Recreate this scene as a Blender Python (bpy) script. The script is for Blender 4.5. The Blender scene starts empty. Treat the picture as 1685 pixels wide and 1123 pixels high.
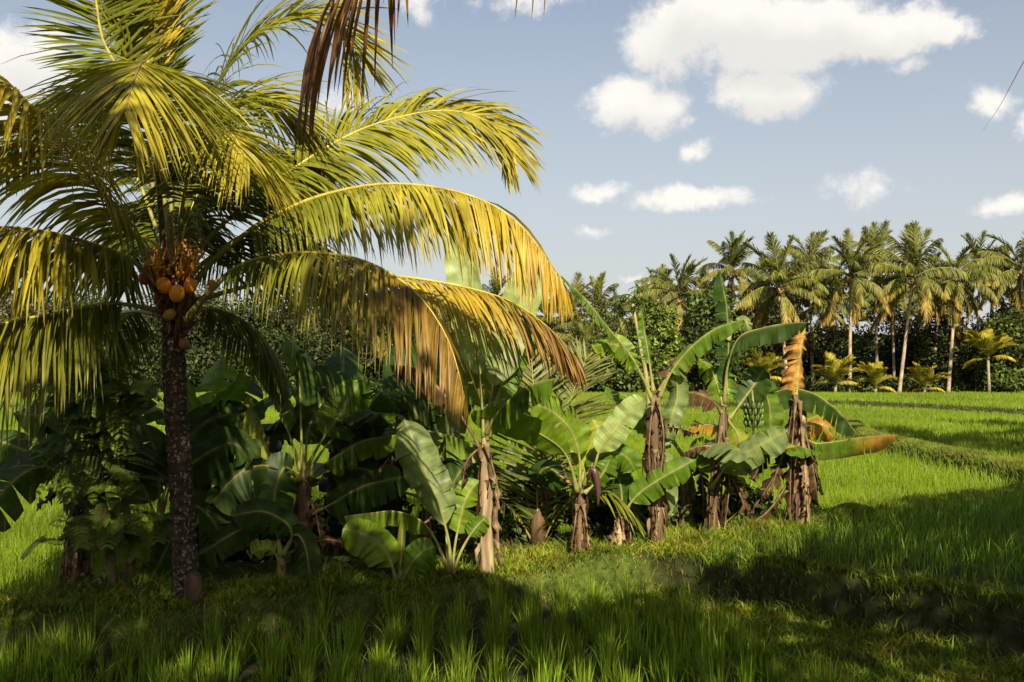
import bpy, math, random
import numpy as np
from mathutils import Vector, Matrix

rng = np.random.default_rng(7)
SC = bpy.context.scene
COL = SC.collection
F, CX, HY, CAMZ = 1638.0, 842.5, 612.0, 2.0     # focal length in photo pixels, horizon row, eye height

def W(px, py, Y):
    return np.array([(px - CX) / F * Y, Y, CAMZ - (py - HY) / F * Y])

def nrm(a):
    return a / np.maximum(np.linalg.norm(a, axis=-1, keepdims=True), 1e-9)

# ------------------------------------------------------------------ mesh building
class MB:
    def __init__(s):
        s.v, s.f, s.c, s.mi, s.n = [], [], [], [], 0
    def add(s, V, Q, col, mat=0):
        V = np.asarray(V, float).reshape(-1, 3); Q = np.asarray(Q, np.int64)
        c = np.asarray(col, float)
        if c.ndim == 1: c = np.tile(c, (len(V), 1))
        s.v.append(V); s.c.append(c.reshape(-1, 3)); s.f.append((Q + s.n)); s.mi.append(np.full(len(Q), mat)); s.n += len(V)
    def grid(s, G, col, mat=0, wrap=False):
        """G: (...,a,b,3) grids; col broadcastable"""
        G = np.asarray(G, float)
        a, b = G.shape[-3], G.shape[-2]
        k = int(np.prod(G.shape[:-3])) if G.ndim > 3 else 1
        I = np.arange(a * b).reshape(a, b)
        if wrap: I = np.concatenate([I, I[:, :1]], 1)
        q = np.stack([I[:-1, :-1], I[1:, :-1], I[1:, 1:], I[:-1, 1:]], -1).reshape(-1, 4)
        q = (q[None] + (np.arange(k) * a * b)[:, None, None]).reshape(-1, 4)
        c = np.broadcast_to(np.asarray(col, float), G.shape)
        s.add(G.reshape(-1, 3), q, c.reshape(-1, 3), mat)
    def tube(s, P, R, col, sides=8, mat=0, cap=True):
        P = np.asarray(P, float); n = len(P)
        R = np.broadcast_to(np.asarray(R, float), (n,))
        T = nrm(np.gradient(P, axis=0))
        ref = np.array([0.13, 0.97, 0.2]) if abs(T[0, 2]) > .7 else np.array([0, 0, 1.])
        A = nrm(np.cross(T, ref)); B = np.cross(T, A)
        th = np.linspace(0, 2 * np.pi, sides, endpoint=False)
        G = P[:, None] + R[:, None, None] * (A[:, None] * np.cos(th)[None, :, None] + B[:, None] * np.sin(th)[None, :, None])
        if cap:
            G = np.concatenate([np.repeat(P[:1, None], sides, 1), G, np.repeat(P[-1:, None], sides, 1)], 0)
        c = np.asarray(col, float)
        if c.ndim == 2:
            if cap: c = np.concatenate([c[:1], c, c[-1:]], 0)
            c = c[:, None, :]
        s.grid(G, c, mat, wrap=True)
    def build(s, name, mats, parent=None, origin=None, smooth=True):
        V = np.concatenate(s.v) if s.v else np.zeros((0, 3))
        if origin is None:
            origin = np.array(parent['_o']) if parent is not None and '_o' in parent else np.zeros(3)
        V = V - origin
        Q = np.concatenate(s.f); C = np.concatenate(s.c); MI = np.concatenate(s.mi)
        me = bpy.data.meshes.new(name)
        me.vertices.add(len(V)); me.vertices.foreach_set('co', V.astype(np.float32).ravel())
        me.loops.add(Q.size); me.loops.foreach_set('vertex_index', Q.astype(np.int32).ravel())
        k = Q.shape[1]
        me.polygons.add(len(Q)); me.polygons.foreach_set('loop_start', np.arange(0, Q.size, k, dtype=np.int32))
        me.polygons.foreach_set('material_index', MI.astype(np.int32))
        if smooth: me.polygons.foreach_set('use_smooth', np.ones(len(Q), bool))
        at = me.attributes.new('Col', 'FLOAT_COLOR', 'POINT')
        at.data.foreach_set('color', np.concatenate([np.clip(C, 0, 1), np.ones((len(C), 1))], 1).astype(np.float32).ravel())
        me.update(); me.validate()
        for m in (mats if isinstance(mats, (list, tuple)) else [mats]): me.materials.append(m)
        o = bpy.data.objects.new(name, me); COL.objects.link(o)
        if parent is not None:
            o.parent = parent
            o['_o'] = [float(q) for q in origin]
        return o

def thing(name, label, cat, loc, group=None):
    o = bpy.data.objects.new(name, None); COL.objects.link(o)
    o.empty_display_size = .2
    o.location = loc; o['_o'] = [float(q) for q in loc]
    o['label'] = label; o['category'] = cat
    if group: o['group'] = group
    return o
def tag(o, label, cat, group=None):
    o['label'] = label; o['category'] = cat
    if group: o['group'] = group
    return o

def spline(ctrl, n):
    c = np.asarray(ctrl, float)
    if len(c) == 2: c = np.array([c[0], (c[0] + c[1]) / 2, c[1]])
    p = np.concatenate([[2 * c[0] - c[1]], c, [2 * c[-1] - c[-2]]])
    out = []
    for i in range(1, len(p) - 2):
        t = np.linspace(0, 1, 24, endpoint=False)[:, None]
        a, b, d, e = p[i - 1], p[i], p[i + 1], p[i + 2]
        out.append(.5 * ((2 * b) + (-a + d) * t + (2 * a - 5 * b + 4 * d - e) * t ** 2 + (-a + 3 * b - 3 * d + e) * t ** 3))
    q = np.concatenate(out + [c[-1:]])
    s = np.concatenate([[0], np.cumsum(np.linalg.norm(np.diff(q, axis=0), axis=1))])
    u = np.linspace(0, s[-1], n)
    return np.stack([np.interp(u, s, q[:, k]) for k in range(3)], 1), s[-1]

# ------------------------------------------------------------------ materials
def new_mat(name):
    m = bpy.data.materials.new(name); m.use_nodes = True
    nt = m.node_tree; nt.nodes.clear()
    return m, nt, nt.nodes.new, nt.links.new
def leaf_mat(name, trans=.35, rough=.45, spec=.4, nscale=6., namp=.35, tint=(1.15, 1.2, .55), stretch=None):
    m, nt, N, L = new_mat(name)
    out = N('ShaderNodeOutputMaterial'); at = N('ShaderNodeAttribute'); at.attribute_name = 'Col'
    tc = N('ShaderNodeTexCoord'); nz = N('ShaderNodeTexNoise'); nz.inputs['Scale'].default_value = nscale; nz.inputs['Detail'].default_value = 4
    L(tc.outputs['Object'], nz.inputs['Vector'])
    mr = N('ShaderNodeMapRange'); mr.inputs[1].default_value = .3; mr.inputs[2].default_value = .7
    mr.inputs[3].default_value = 1 - namp; mr.inputs[4].default_value = 1 + namp
    L(nz.outputs[0], mr.inputs[0])
    mul = N('ShaderNodeVectorMath'); mul.operation = 'SCALE'
    L(at.outputs['Color'], mul.inputs[0]); L(mr.outputs[0], mul.inputs['Scale'])
    pb = N('ShaderNodeBsdfPrincipled'); pb.inputs['Roughness'].default_value = rough
    pb.inputs['Specular IOR Level'].default_value = spec
    L(mul.outputs[0], pb.inputs['Base Color'])
    tr = N('ShaderNodeBsdfTranslucent'); tm = N('ShaderNodeVectorMath'); tm.operation = 'MULTIPLY'; tm.inputs[1].default_value = tint
    L(mul.outputs[0], tm.inputs[0]); L(tm.outputs[0], tr.inputs['Color'])
    mx = N('ShaderNodeMixShader'); mx.inputs[0].default_value = trans
    L(pb.outputs[0], mx.inputs[1]); L(tr.outputs[0], mx.inputs[2]); L(mx.outputs[0], out.inputs['Surface'])
    return m
def solid_mat(name, rough=.85, spec=.2, nscale=12., namp=.4, bump=.0, bscale=40., spots=None, zstretch=1., rings=0):
    m, nt, N, L = new_mat(name)
    out = N('ShaderNodeOutputMaterial'); at = N('ShaderNodeAttribute'); at.attribute_name = 'Col'
    tc = N('ShaderNodeTexCoord'); mp = N('ShaderNodeMapping'); mp.inputs['Scale'].default_value = (1, 1, zstretch)
    L(tc.outputs['Object'], mp.inputs['Vector'])
    nz = N('ShaderNodeTexNoise'); nz.inputs['Scale'].default_value = nscale; nz.inputs['Detail'].default_value = 6
    L(mp.outputs[0], nz.inputs['Vector'])
    mr = N('ShaderNodeMapRange'); mr.inputs[1].default_value = .3; mr.inputs[2].default_value = .7
    mr.inputs[3].default_value = 1 - namp; mr.inputs[4].default_value = 1 + namp
    L(nz.outputs[0], mr.inputs[0])
    mul = N('ShaderNodeVectorMath'); mul.operation = 'SCALE'
    L(at.outputs['Color'], mul.inputs[0]); L(mr.outputs[0], mul.inputs['Scale'])
    colour = mul.outputs[0]
    if spots:
        n2 = N('ShaderNodeTexNoise'); n2.inputs['Scale'].default_value = spots[0]; n2.inputs['Detail'].default_value = 3
        L(tc.outputs['Object'], n2.inputs['Vector'])
        r2 = N('ShaderNodeMapRange'); r2.inputs[1].default_value = spots[1]; r2.inputs[2].default_value = spots[1] + .05
        L(n2.outputs[0], r2.inputs[0])
        mc = N('ShaderNodeMix'); mc.data_type = 'RGBA'; mc.inputs['B'].default_value = (*spots[2], 1)
        L(r2.outputs[0], mc.inputs['Factor']); L(colour, mc.inputs['A']); colour = mc.outputs['Result']
    pb = N('ShaderNodeBsdfPrincipled'); pb.inputs['Roughness'].default_value = rough; pb.inputs['Specular IOR Level'].default_value = spec
    L(colour, pb.inputs['Base Color'])
    if bump:
        n3 = N('ShaderNodeTexNoise'); n3.inputs['Scale'].default_value = bscale; n3.inputs['Detail'].default_value = 5
        L(mp.outputs[0], n3.inputs['Vector'])
        bp = N('ShaderNodeBump'); bp.inputs['Strength'].default_value = bump; bp.inputs['Distance'].default_value = .02
        L(n3.outputs[0], bp.inputs['Height']); L(bp.outputs[0], pb.inputs['Normal'])
    L(pb.outputs[0], out.inputs['Surface'])
    return m

M_PALM = leaf_mat('palm_leaflet', .36, .42, .32, 5, .3)
M_FAR = leaf_mat('far_palm_leaf', .25, .5, .3, .8, .35)
M_BAN = leaf_mat('banana_leaf', .44, .44, .32, 9, .32, (1.25, 1.3, .5))
M_DEAD = leaf_mat('dry_leaf', .18, .8, .15, 14, .5, (1.2, 1., .7))
M_RICE = leaf_mat('rice_blade', .35, .5, .3, .7, .22, (1.2, 1.2, .5))
M_GRASS = leaf_mat('grass_blade', .3, .6, .2, 1.2, .4)
M_FOL = leaf_mat('tree_foliage', .25, .6, .15, 1.5, .45)
M_RACH = solid_mat('palm_rachis', .5, .35, 9, .3)
M_TRUNK = solid_mat('palm_trunk_bark', .9, .15, 16, .5, .7, 45, spots=(33, .57, (.21, .19, .14)))
M_FTRUNK = solid_mat('far_trunk_bark', .9, .1, 3, .35, .3, 10)
M_STEM = solid_mat('banana_stem', .7, .25, 14, .5, .6, 30, zstretch=.16)
M_NUT = solid_mat('coconut_skin', .4, .45, 7, .25, .1, 20)
M_GROUND = solid_mat('soil', .95, .1, 9, .5, .8, 22)

# ------------------------------------------------------------------ light, sky, camera
SUN_AZ, SUN_EL = math.radians(-9), math.radians(34)
SDIR = np.array([math.sin(SUN_AZ) * math.cos(SUN_EL), math.cos(SUN_AZ) * math.cos(SUN_EL), -math.sin(SUN_EL)])
sl = bpy.data.lights.new('sun', 'SUN'); sl.energy = 5.0; sl.angle = math.radians(.53); sl.color = (1., .87, .64)
so = bpy.data.objects.new('sun', sl); COL.objects.link(so)
so.rotation_euler = Vector(SDIR).to_track_quat('-Z', 'Y').to_euler(); so.location = (-10, -20, 30)

cam = bpy.data.cameras.new('camera'); cam.sensor_width = 36; cam.lens = 36 * F / 1685; cam.clip_end = 3000; cam.clip_start = .05
cam.shift_y = (HY - 561.5) / 1685
co = bpy.data.objects.new('camera', cam); COL.objects.link(co)
co.location = (0, 0, CAMZ); co.rotation_euler = (math.pi / 2, 0, 0)
SC.camera = co
SC.view_settings.view_transform = 'Standard'; SC.view_settings.look = 'None'
SC.view_settings.exposure = 1.0; SC.view_settings.gamma = 1

def make_world():
    w = bpy.data.worlds.new('World'); SC.world = w; w.use_nodes = True
    nt = w.node_tree; nt.nodes.clear(); N = nt.nodes.new; L = nt.links.new
    out = N('ShaderNodeOutputWorld'); bg = N('ShaderNodeBackground'); bg.inputs[1].default_value = .060
    L(bg.outputs[0], out.inputs[0])
    sky = N('ShaderNodeTexSky'); sky.sky_type = 'NISHITA'; sky.sun_disc = False
    sky.sun_elevation = SUN_EL; sky.sun_rotation = math.pi + SUN_AZ; sky.air_density = 1.; sky.dust_density = 2.2; sky.ozone_density = 1.2
    def mth(op, a, b=None, c=None, clamp=False):
        n = N('ShaderNodeMath'); n.operation = op; n.use_clamp = clamp
        for i, q in enumerate((a, b, c)):
            if q is None: continue
            if isinstance(q, (int, float)): n.inputs[i].default_value = q
            else: L(q, n.inputs[i])
        return n.outputs[0]
    tc = N('ShaderNodeTexCoord'); sp = N('ShaderNodeSeparateXYZ'); L(tc.outputs['Generated'], sp.inputs[0])
    az = mth('ARCTAN2', sp.outputs[0], sp.outputs[1]); el = mth('ARCSINE', sp.outputs[2])
    cb = N('ShaderNodeCombineXYZ'); L(az, cb.inputs[0]); L(el, cb.inputs[1])
    n1 = N('ShaderNodeTexNoise'); n1.inputs['Scale'].default_value = 16; n1.inputs['Detail'].default_value = 7; n1.inputs['Roughness'].default_value = .6
    L(cb.outputs[0], n1.inputs['Vector'])
    # warp
    sb = N('ShaderNodeVectorMath'); sb.operation = 'SUBTRACT'; L(n1.outputs['Color'], sb.inputs[0]); sb.inputs[1].default_value = (.5, .5, .5)
    wm = N('ShaderNodeVectorMath'); wm.operation = 'MULTIPLY_ADD'; L(sb.outputs[0], wm.inputs[0]); wm.inputs[1].default_value = (.07, .05, 0); L(cb.outputs[0], wm.inputs[2])
    blobs = [(1100, 65, 85, 62, 1), (1180, 30, 150, 62, 1.2), (1300, 55, 190, 66, 1.25), (1450, 52, 140, 50, 1.2), (1555, 48, 62, 30, .95),
             (1270, 150, 92, 52, 1.15), (1050, 168, 88, 48, 1), (1135, 242, 36, 22, .55), (1140, 328, 105, 28, .85), (985, 311, 62, 20, .6),
             (1425, 312, 72, 28, .42), (1632, 168, 50, 34, .6), (1700, 215, 45, 32, .8), (1672, 338, 60, 22, .65), (870, 5, 95, 26, .5),
             (688, 4, 52, 28, .5), (40, 115, 140, 80, 1.), (-20, 190, 150, 70, 1.), (560, 165, 55, 32, .5), (1500, 105, 34, 18, .4), (1052, 455, 26, 8, .4),
             (980, 376, 30, 12, .3), (-300, 60, 260, 90, 1), (2050, 120, 220, 80, 1), (-700, 260, 200, 60, 1), (2300, 330, 150, 40, .8), (700, -420, 300, 110, 1), (1700, -350, 260, 100, 1)]
    def chain(vec, de):
        acc = None
        for (px, py, rx, ry, wt) in blobs:
            dx = (px - CX) / F
            a0 = math.atan(dx); e0 = math.atan((HY - py) / F / math.hypot(1, dx))
            ra = rx / F / (1 + dx * dx) * 1.12; re = ry / F / math.hypot(1, dx) * 1.08
            s = N('ShaderNodeVectorMath'); s.operation = 'SUBTRACT'; L(vec, s.inputs[0]); s.inputs[1].default_value = (a0, e0 - de, 0)
            m = N('ShaderNodeVectorMath'); m.operation = 'MULTIPLY'; L(s.outputs[0], m.inputs[0]); m.inputs[1].default_value = (1 / ra, 1 / re, 0)
            l = N('ShaderNodeVectorMath'); l.operation = 'LENGTH'; L(m.outputs[0], l.inputs[0])
            d = mth('MULTIPLY', mth('SUBTRACT', 1.0, l.outputs['Value']), wt)
            acc = d if acc is None else mth('SMOOTH_MAX', acc, d, .12)
        return acc
    acc = chain(wm.outputs[0], 0); accu = chain(wm.outputs[0], .026)
    n2 = N('ShaderNodeTexNoise'); n2.inputs['Scale'].default_value = 34; n2.inputs['Detail'].default_value = 8; n2.inputs['Roughness'].default_value = .7
    L(cb.outputs[0], n2.inputs['Vector'])
    dens = mth('ADD', acc, mth('MULTIPLY', mth('SUBTRACT', n2.outputs[0], .5), .95))
    # thin veil and random clouds elsewhere in the sky
    n4 = N('ShaderNodeTexNoise'); n4.inputs['Scale'].default_value = 3.0; n4.inputs['Detail'].default_value = 8; L(tc.outputs['Generated'], n4.inputs['Vector'])
    back = mth('MULTIPLY', mth('GREATER_THAN', mth('ABSOLUTE', az), .95), mth('SUBTRACT', n4.outputs[0], .55))
    dens = mth('MAXIMUM', dens, back)
    mr = N('ShaderNodeMapRange'); mr.interpolation_type = 'SMOOTHSTEP'; mr.inputs[1].default_value = 0.0; mr.inputs[2].default_value = .52
    L(dens, mr.inputs[0])
    alpha = mth('MULTIPLY', mr.outputs[0], .97)
    n3 = N('ShaderNodeTexNoise'); n3.inputs['Scale'].default_value = 13; n3.inputs['Detail'].default_value = 6
    mpp = N('ShaderNodeMapping'); mpp.inputs['Location'].default_value = (3, 7, 1); L(cb.outputs[0], mpp.inputs[0]); L(mpp.outputs[0], n3.inputs['Vector'])
    sh = N('ShaderNodeMapRange'); sh.inputs[1].default_value = .75; sh.inputs[2].default_value = .05; L(mth('ADD', accu, mth('MULTIPLY', mth('SUBTRACT', n3.outputs[0], .5), 1.3)), sh.inputs[0])
    cm = N('ShaderNodeMix'); cm.data_type = 'RGBA'; cm.inputs['A'].default_value = (7.1, 6.9, 6.6, 1); cm.inputs['B'].default_value = (8.6, 8.25, 7.7, 1)
    L(sh.outputs[0], cm.inputs['Factor'])
    # humid air: the clear sky whitens towards the horizon
    hz = N('ShaderNodeMapRange'); hz.inputs[1].default_value = 0.; hz.inputs[2].default_value = .42; hz.inputs[3].default_value = .86; hz.inputs[4].default_value = .18; L(el, hz.inputs[0])
    skm = N('ShaderNodeMix'); skm.data_type = 'RGBA'; skm.inputs['B'].default_value = (5.9, 5.95, 5.85, 1)
    L(hz.outputs[0], skm.inputs['Factor']); L(sky.outputs[0], skm.inputs['A'])
    fm = N('ShaderNodeMix'); fm.data_type = 'RGBA'
    L(alpha, fm.inputs['Factor']); L(skm.outputs['Result'], fm.inputs['A']); L(cm.outputs['Result'], fm.inputs['B'])
    L(fm.outputs['Result'], bg.inputs[0])
make_world()

# ------------------------------------------------------------------ terrain
def sdist(x, y, poly):
    """signed distance to a polyline (left of the walking direction is positive) and the distance along"""
    x = np.asarray(x, float); y = np.asarray(y, float)
    best = np.full(x.shape, 1e9); sg = np.ones(x.shape)
    for (ax, ay), (bx, by) in zip(poly[:-1], poly[1:]):
        dx, dy = bx - ax, by - ay
        t = np.clip(((x - ax) * dx + (y - ay) * dy) / (dx * dx + dy * dy), 0, 1)
        d = np.hypot(x - ax - t * dx, y - ay - t * dy)
        cr = dx * (y - ay) - dy * (x - ax)
        up = d < best - 1e-9
        best = np.where(up, d, best); sg = np.where(up, np.sign(cr) + (cr == 0), sg)
    return best * sg
def sst(a, b, x):
    t = np.clip((x - a) / (b - a), 0, 1); return t * t * (3 - 2 * t)
B1 = [(-40, 5.5), (-15, 7.2), (-4.2, 8.2), (-2.87, 8.6), (-1.37, 9.2), (-.26, 9.85), (.69, 10.4), (1.32, 10.9), (2.57, 11.8), (3.73, 12.8), (5.3, 14.5), (6.9, 15.6), (8.5, 16.5), (14, 18.5), (40, 24)]
LIP = [(1.15, 11.2), (1.37, 10.8), (2.2, 10.14), (2.9, 9.4), (3.35, 9.02), (4.18, 8.13), (6.5, 6), (10, 2), (16, -8)]
BQ = [(-1.2, 10.2), (.35, 9.85), (1.57, 9.65), (1.9, 8.7), (2.05, 7.8), (2.45, 7.0), (3.0, 5.5), (4, 2), (6, -8)]
B2 = [(9.9, 16.8), (10.2, 20), (10.4, 23.7), (10.6, 27.8), (11.4, 33), (13, 38)]
B3 = [(-90, 60), (10, 59), (22, 65), (24, 58), (26, 49.5), (32, 42), (60, 34)]
def bumpy(x, y, s=1.):
    return (np.sin(x * 3.1 * s + 1.3 * np.sin(y * 2.3 * s)) + np.sin(y * 4.3 * s + 1.7 * np.sin(x * 1.9 * s)) + .6 * np.sin(x * 9.1 * s + y * 7.7 * s) + .5 * np.sin(x * 13 * s - y * 11.3 * s)) / 3.1
def zones(x, y):
    d1 = sdist(x, y, B1); dl = sdist(x, y, LIP); dq = sdist(x, y, BQ)
    back = (1.5 - 1.35 * sst(3.2, 4.6, x)) * (.25 + .75 * sst(-4.7, -3.7, x))
    w1 = sst(-.42, -.20, d1) * (1 - sst(back, back + .45, d1))
    return d1, dl, dq, back, w1
def gz(x, y):
    x = np.asarray(x, float); y = np.asarray(y, float)
    d1, dl, dq, back, w1 = zones(x, y)
    n = bumpy(x, y)
    tq = sst(-.2, .2, dq); tl = sst(.0, .12, dl + .05 * bumpy(x, y, 1.3))
    zf = -.34 - .02 * tq
    zf = zf * (1 - tl) + (-.06) * tl + .15 * np.exp(-((dl - .27) / .2) ** 2)
    zb = np.full(x.shape, -.40)
    d3 = sdist(x, y, B3); zb = zb + .34 * sst(-.25, .25, d3) + .10 * np.exp(-((d3 - .3) / .35) ** 2)
    d2 = np.abs(sdist(x, y, B2)); zb = np.maximum(zb, -.4 + .52 * np.exp(-(d2 / .45) ** 4))
    z = np.where(d1 > 0, zb, zf)
    z = z * (1 - w1) + w1 * (0.01 + .045 * n + .07 * np.exp(-((d1 + .05) / .22) ** 2) * sst(.4, 1.2, x) * (1 - sst(4, 6, x)))
    return z + (.02 * n + .016 * bumpy(x, y, 3.3)) * (np.hypot(x, y) < 40)

def ground():
    xs = np.concatenate([-np.geomspace(400, 72, 10), np.arange(-70, -8, .8), np.arange(-8, 12, .085), np.arange(12, 70, .8), np.geomspace(72, 400, 10)])
    ys = np.concatenate([-np.geomspace(60, 4, 8), np.arange(-3, 5, .5), np.arange(5, 18, .07), np.arange(18, 36, .25), np.arange(36, 92, .35), np.geomspace(93, 600, 14)])
    X, Y = np.meshgrid(xs, ys, indexing='ij'); Z = gz(X, Y)
    d1, dl, dq, back, w1 = zones(X, Y)
    soil = np.array([.022, .024, .009]); wet = np.array([.03, .032, .014]); turf = np.array([.055, .075, .014]); field = np.array([.07, .095, .012])
    c = np.where((d1 > 0)[..., None], field, wet)
    g = np.clip(w1 + ((d1 < 0) & (dl < .3) & (dq > 0)) * 1., 0, 1)[..., None]
    c = c * (1 - g) + turf * g
    bank = (np.exp(-((dl - .05) / .15) ** 2) * (d1 < 0))[..., None]; c = c * (1 - bank) + soil * bank  # bare bank soil, darkened further to put shade on the step face
    d3 = sdist(X, Y, B3); k3 = np.exp(-(d3 / .4) ** 2)[..., None]; c = c * (1 - k3) + np.array([.05, .045, .02]) * k3
    mb = MB(); mb.grid(np.stack([X, Y, Z], -1), c)
    o = mb.build('ground', M_GROUND); o['kind'] = 'structure'
    return o
ground()

# ------------------------------------------------------------------ blades of rice and grass
def blades(mb, base, h, w, bend, az, col, segs=3, waz=None, tipcol=None):
    n = len(base); s = np.linspace(0, 1, segs + 1)
    d = np.stack([np.cos(az), np.sin(az), np.zeros(n)], 1)
    waz = az + np.pi / 2 if waz is None else waz
    wd = np.stack([np.cos(waz), np.sin(waz), np.zeros(n)], 1)
    P = base[:, None] + d[:, None] * (bend * h)[:, None, None] * (s ** 2)[None, :, None]
    P[..., 2] += (h[:, None] * (s[None] - .35 * bend[:, None] * s[None] ** 2.5))
    prof = np.where(s < .5, .75 + .5 * s, 1.0) * (1 - s ** 3) + .03
    off = wd[:, None] * (w[:, None] * prof[None])[..., None] * .5
    G = np.stack([P - off, P + off], 2)
    tc = col if tipcol is None else tipcol
    C = col[:, None, None] * (1 - s)[None, :, None, None] + tc[:, None, None] * s[None, :, None, None]
    mb.grid(G, np.broadcast_to(C, G.shape))
def jit(n, base, amp):
    return np.asarray(base)[None] * (1 + amp * rng.standard_normal((n, 1))) * (1 + .5 * amp * rng.standard_normal((n, 3)))

def rice_front():
    mb = MB()
    xs = np.arange(-6.5, 2.6, .29); ys = np.arange(5.6, 10.2, .14)
    X, Y = np.meshgrid(xs, ys); X = X.ravel(); Y = Y.ravel()
    X = X + rng.normal(0, .045, X.size) + .05 * np.sin(Y * 2); Y = Y + rng.normal(0, .035, Y.size)
    d1, dl, dq, back, w1 = zones(X, Y)
    ok = (d1 < -.34) & (dq < -.05)
    X, Y = X[ok], Y[ok]
    k = 34; n = len(X) * k
    hill = np.repeat(np.clip(rng.normal(1, .22, len(X)) * (1 + .15 * bumpy(X, Y, .5)), .45, 1.5), k)
    a = rng.uniform(0, 2 * np.pi, n); r = np.abs(rng.normal(0, .036, n))
    bx = np.repeat(X, k) + r * np.cos(a); by = np.repeat(Y, k) + r * np.sin(a)
    base = np.stack([bx, by, gz(bx, by) - .01], 1)
    h = hill * rng.uniform(.15, .37, n); h = np.where(rng.random(n) < .15, h * 1.15, h)
    blades(mb, base, h, rng.uniform(.007, .0125, n), np.where(rng.random(n) < .08, rng.uniform(.5, .9, n), rng.uniform(.03, .45, n) ** 1.4), a, jit(n, (.09, .165, .012), .16), 4, rng.uniform(0, 6.28, n), jit(n, (.19, .28, .016), .26))
    # paddy in front on the right, above the bank
    n = 30000
    x = rng.uniform(1.2, 11, n); y = rng.uniform(6, 17.5, n)
    row = .24; x = x + (np.round(x / row) * row - x) * .55
    d1, dl, dq, back, w1 = zones(x, y)
    ok = (d1 < -.5) & (dl > .42)
    x, y = x[ok], y[ok]; n = len(x)
    base = np.stack([x, y, gz(x, y) - .01], 1)
    edge = np.clip((dl[ok] - .4) * 1.2, .45, 1)
    blades(mb, base, rng.uniform(.22, .46, n) * edge, rng.uniform(.007, .012, n), rng.uniform(.05, .45, n), rng.uniform(0, 6.28, n), jit(n, (.095, .18, .012), .18), 3, rng.uniform(0, 6.28, n), jit(n, (.15, .235, .016), .18))
    o = mb.build('rice', M_RICE); o['kind'] = 'stuff'
    tag(o, 'tufts of young green rice standing in the shaded foreground paddies', 'rice')
rice_front()

def rice_fields():
    mb = MB()
    for (y0, y1, dens, w, hh, segs) in ((8.5, 18, 430, .0095, .42, 3), (18, 32, 150, .018, .42, 2), (32, 58, 55, .034, .42, 2), (58, 90, 26, .06, .42, 2)):
        A = .5 * 1.16 * (y1 ** 2 - y0 ** 2); n = int(A * dens)
        y = np.sqrt(rng.uniform(y0 ** 2, y1 ** 2, n)); x = rng.uniform(-.58, .58, n) * y
        d1, dl, dq, back, w1 = zones(x, y); d2 = np.abs(sdist(x, y, B2)); d3 = sdist(x, y, B3)
        ok = (d1 > back + .42) & (d2 > .5) & ~((d3 > -.5) & (d3 < .75)) & (y < 87 + 1.2 * np.sin(x * .5))
        x, y = x[ok], y[ok]; n = len(x)
        base = np.stack([x, y, gz(x, y) - .01], 1)
        patch = 1 + .12 * np.sin(x * .35 + 1.2 * np.sin(y * .21)) + .08 * np.sin(y * .6 + x * .8)
        c = jit(n, (.116, .184, .006), .14) * patch[:, None]
        blades(mb, base, rng.uniform(.7, 1.1, n) * hh, rng.uniform(.75, 1.25, n) * w, rng.uniform(.05, .4, n), rng.uniform(0, 6.28, n), c * np.array([.8, .85, 1]), segs, rng.uniform(-.7, .7, n), c * np.array([1.2, 1.12, 1]))
    o = mb.build('rice_field', M_RICE); o['kind'] = 'stuff'
    tag(o, 'bright sunlit rice filling the flat fields behind the banana plants', 'rice')
rice_fields()

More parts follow.
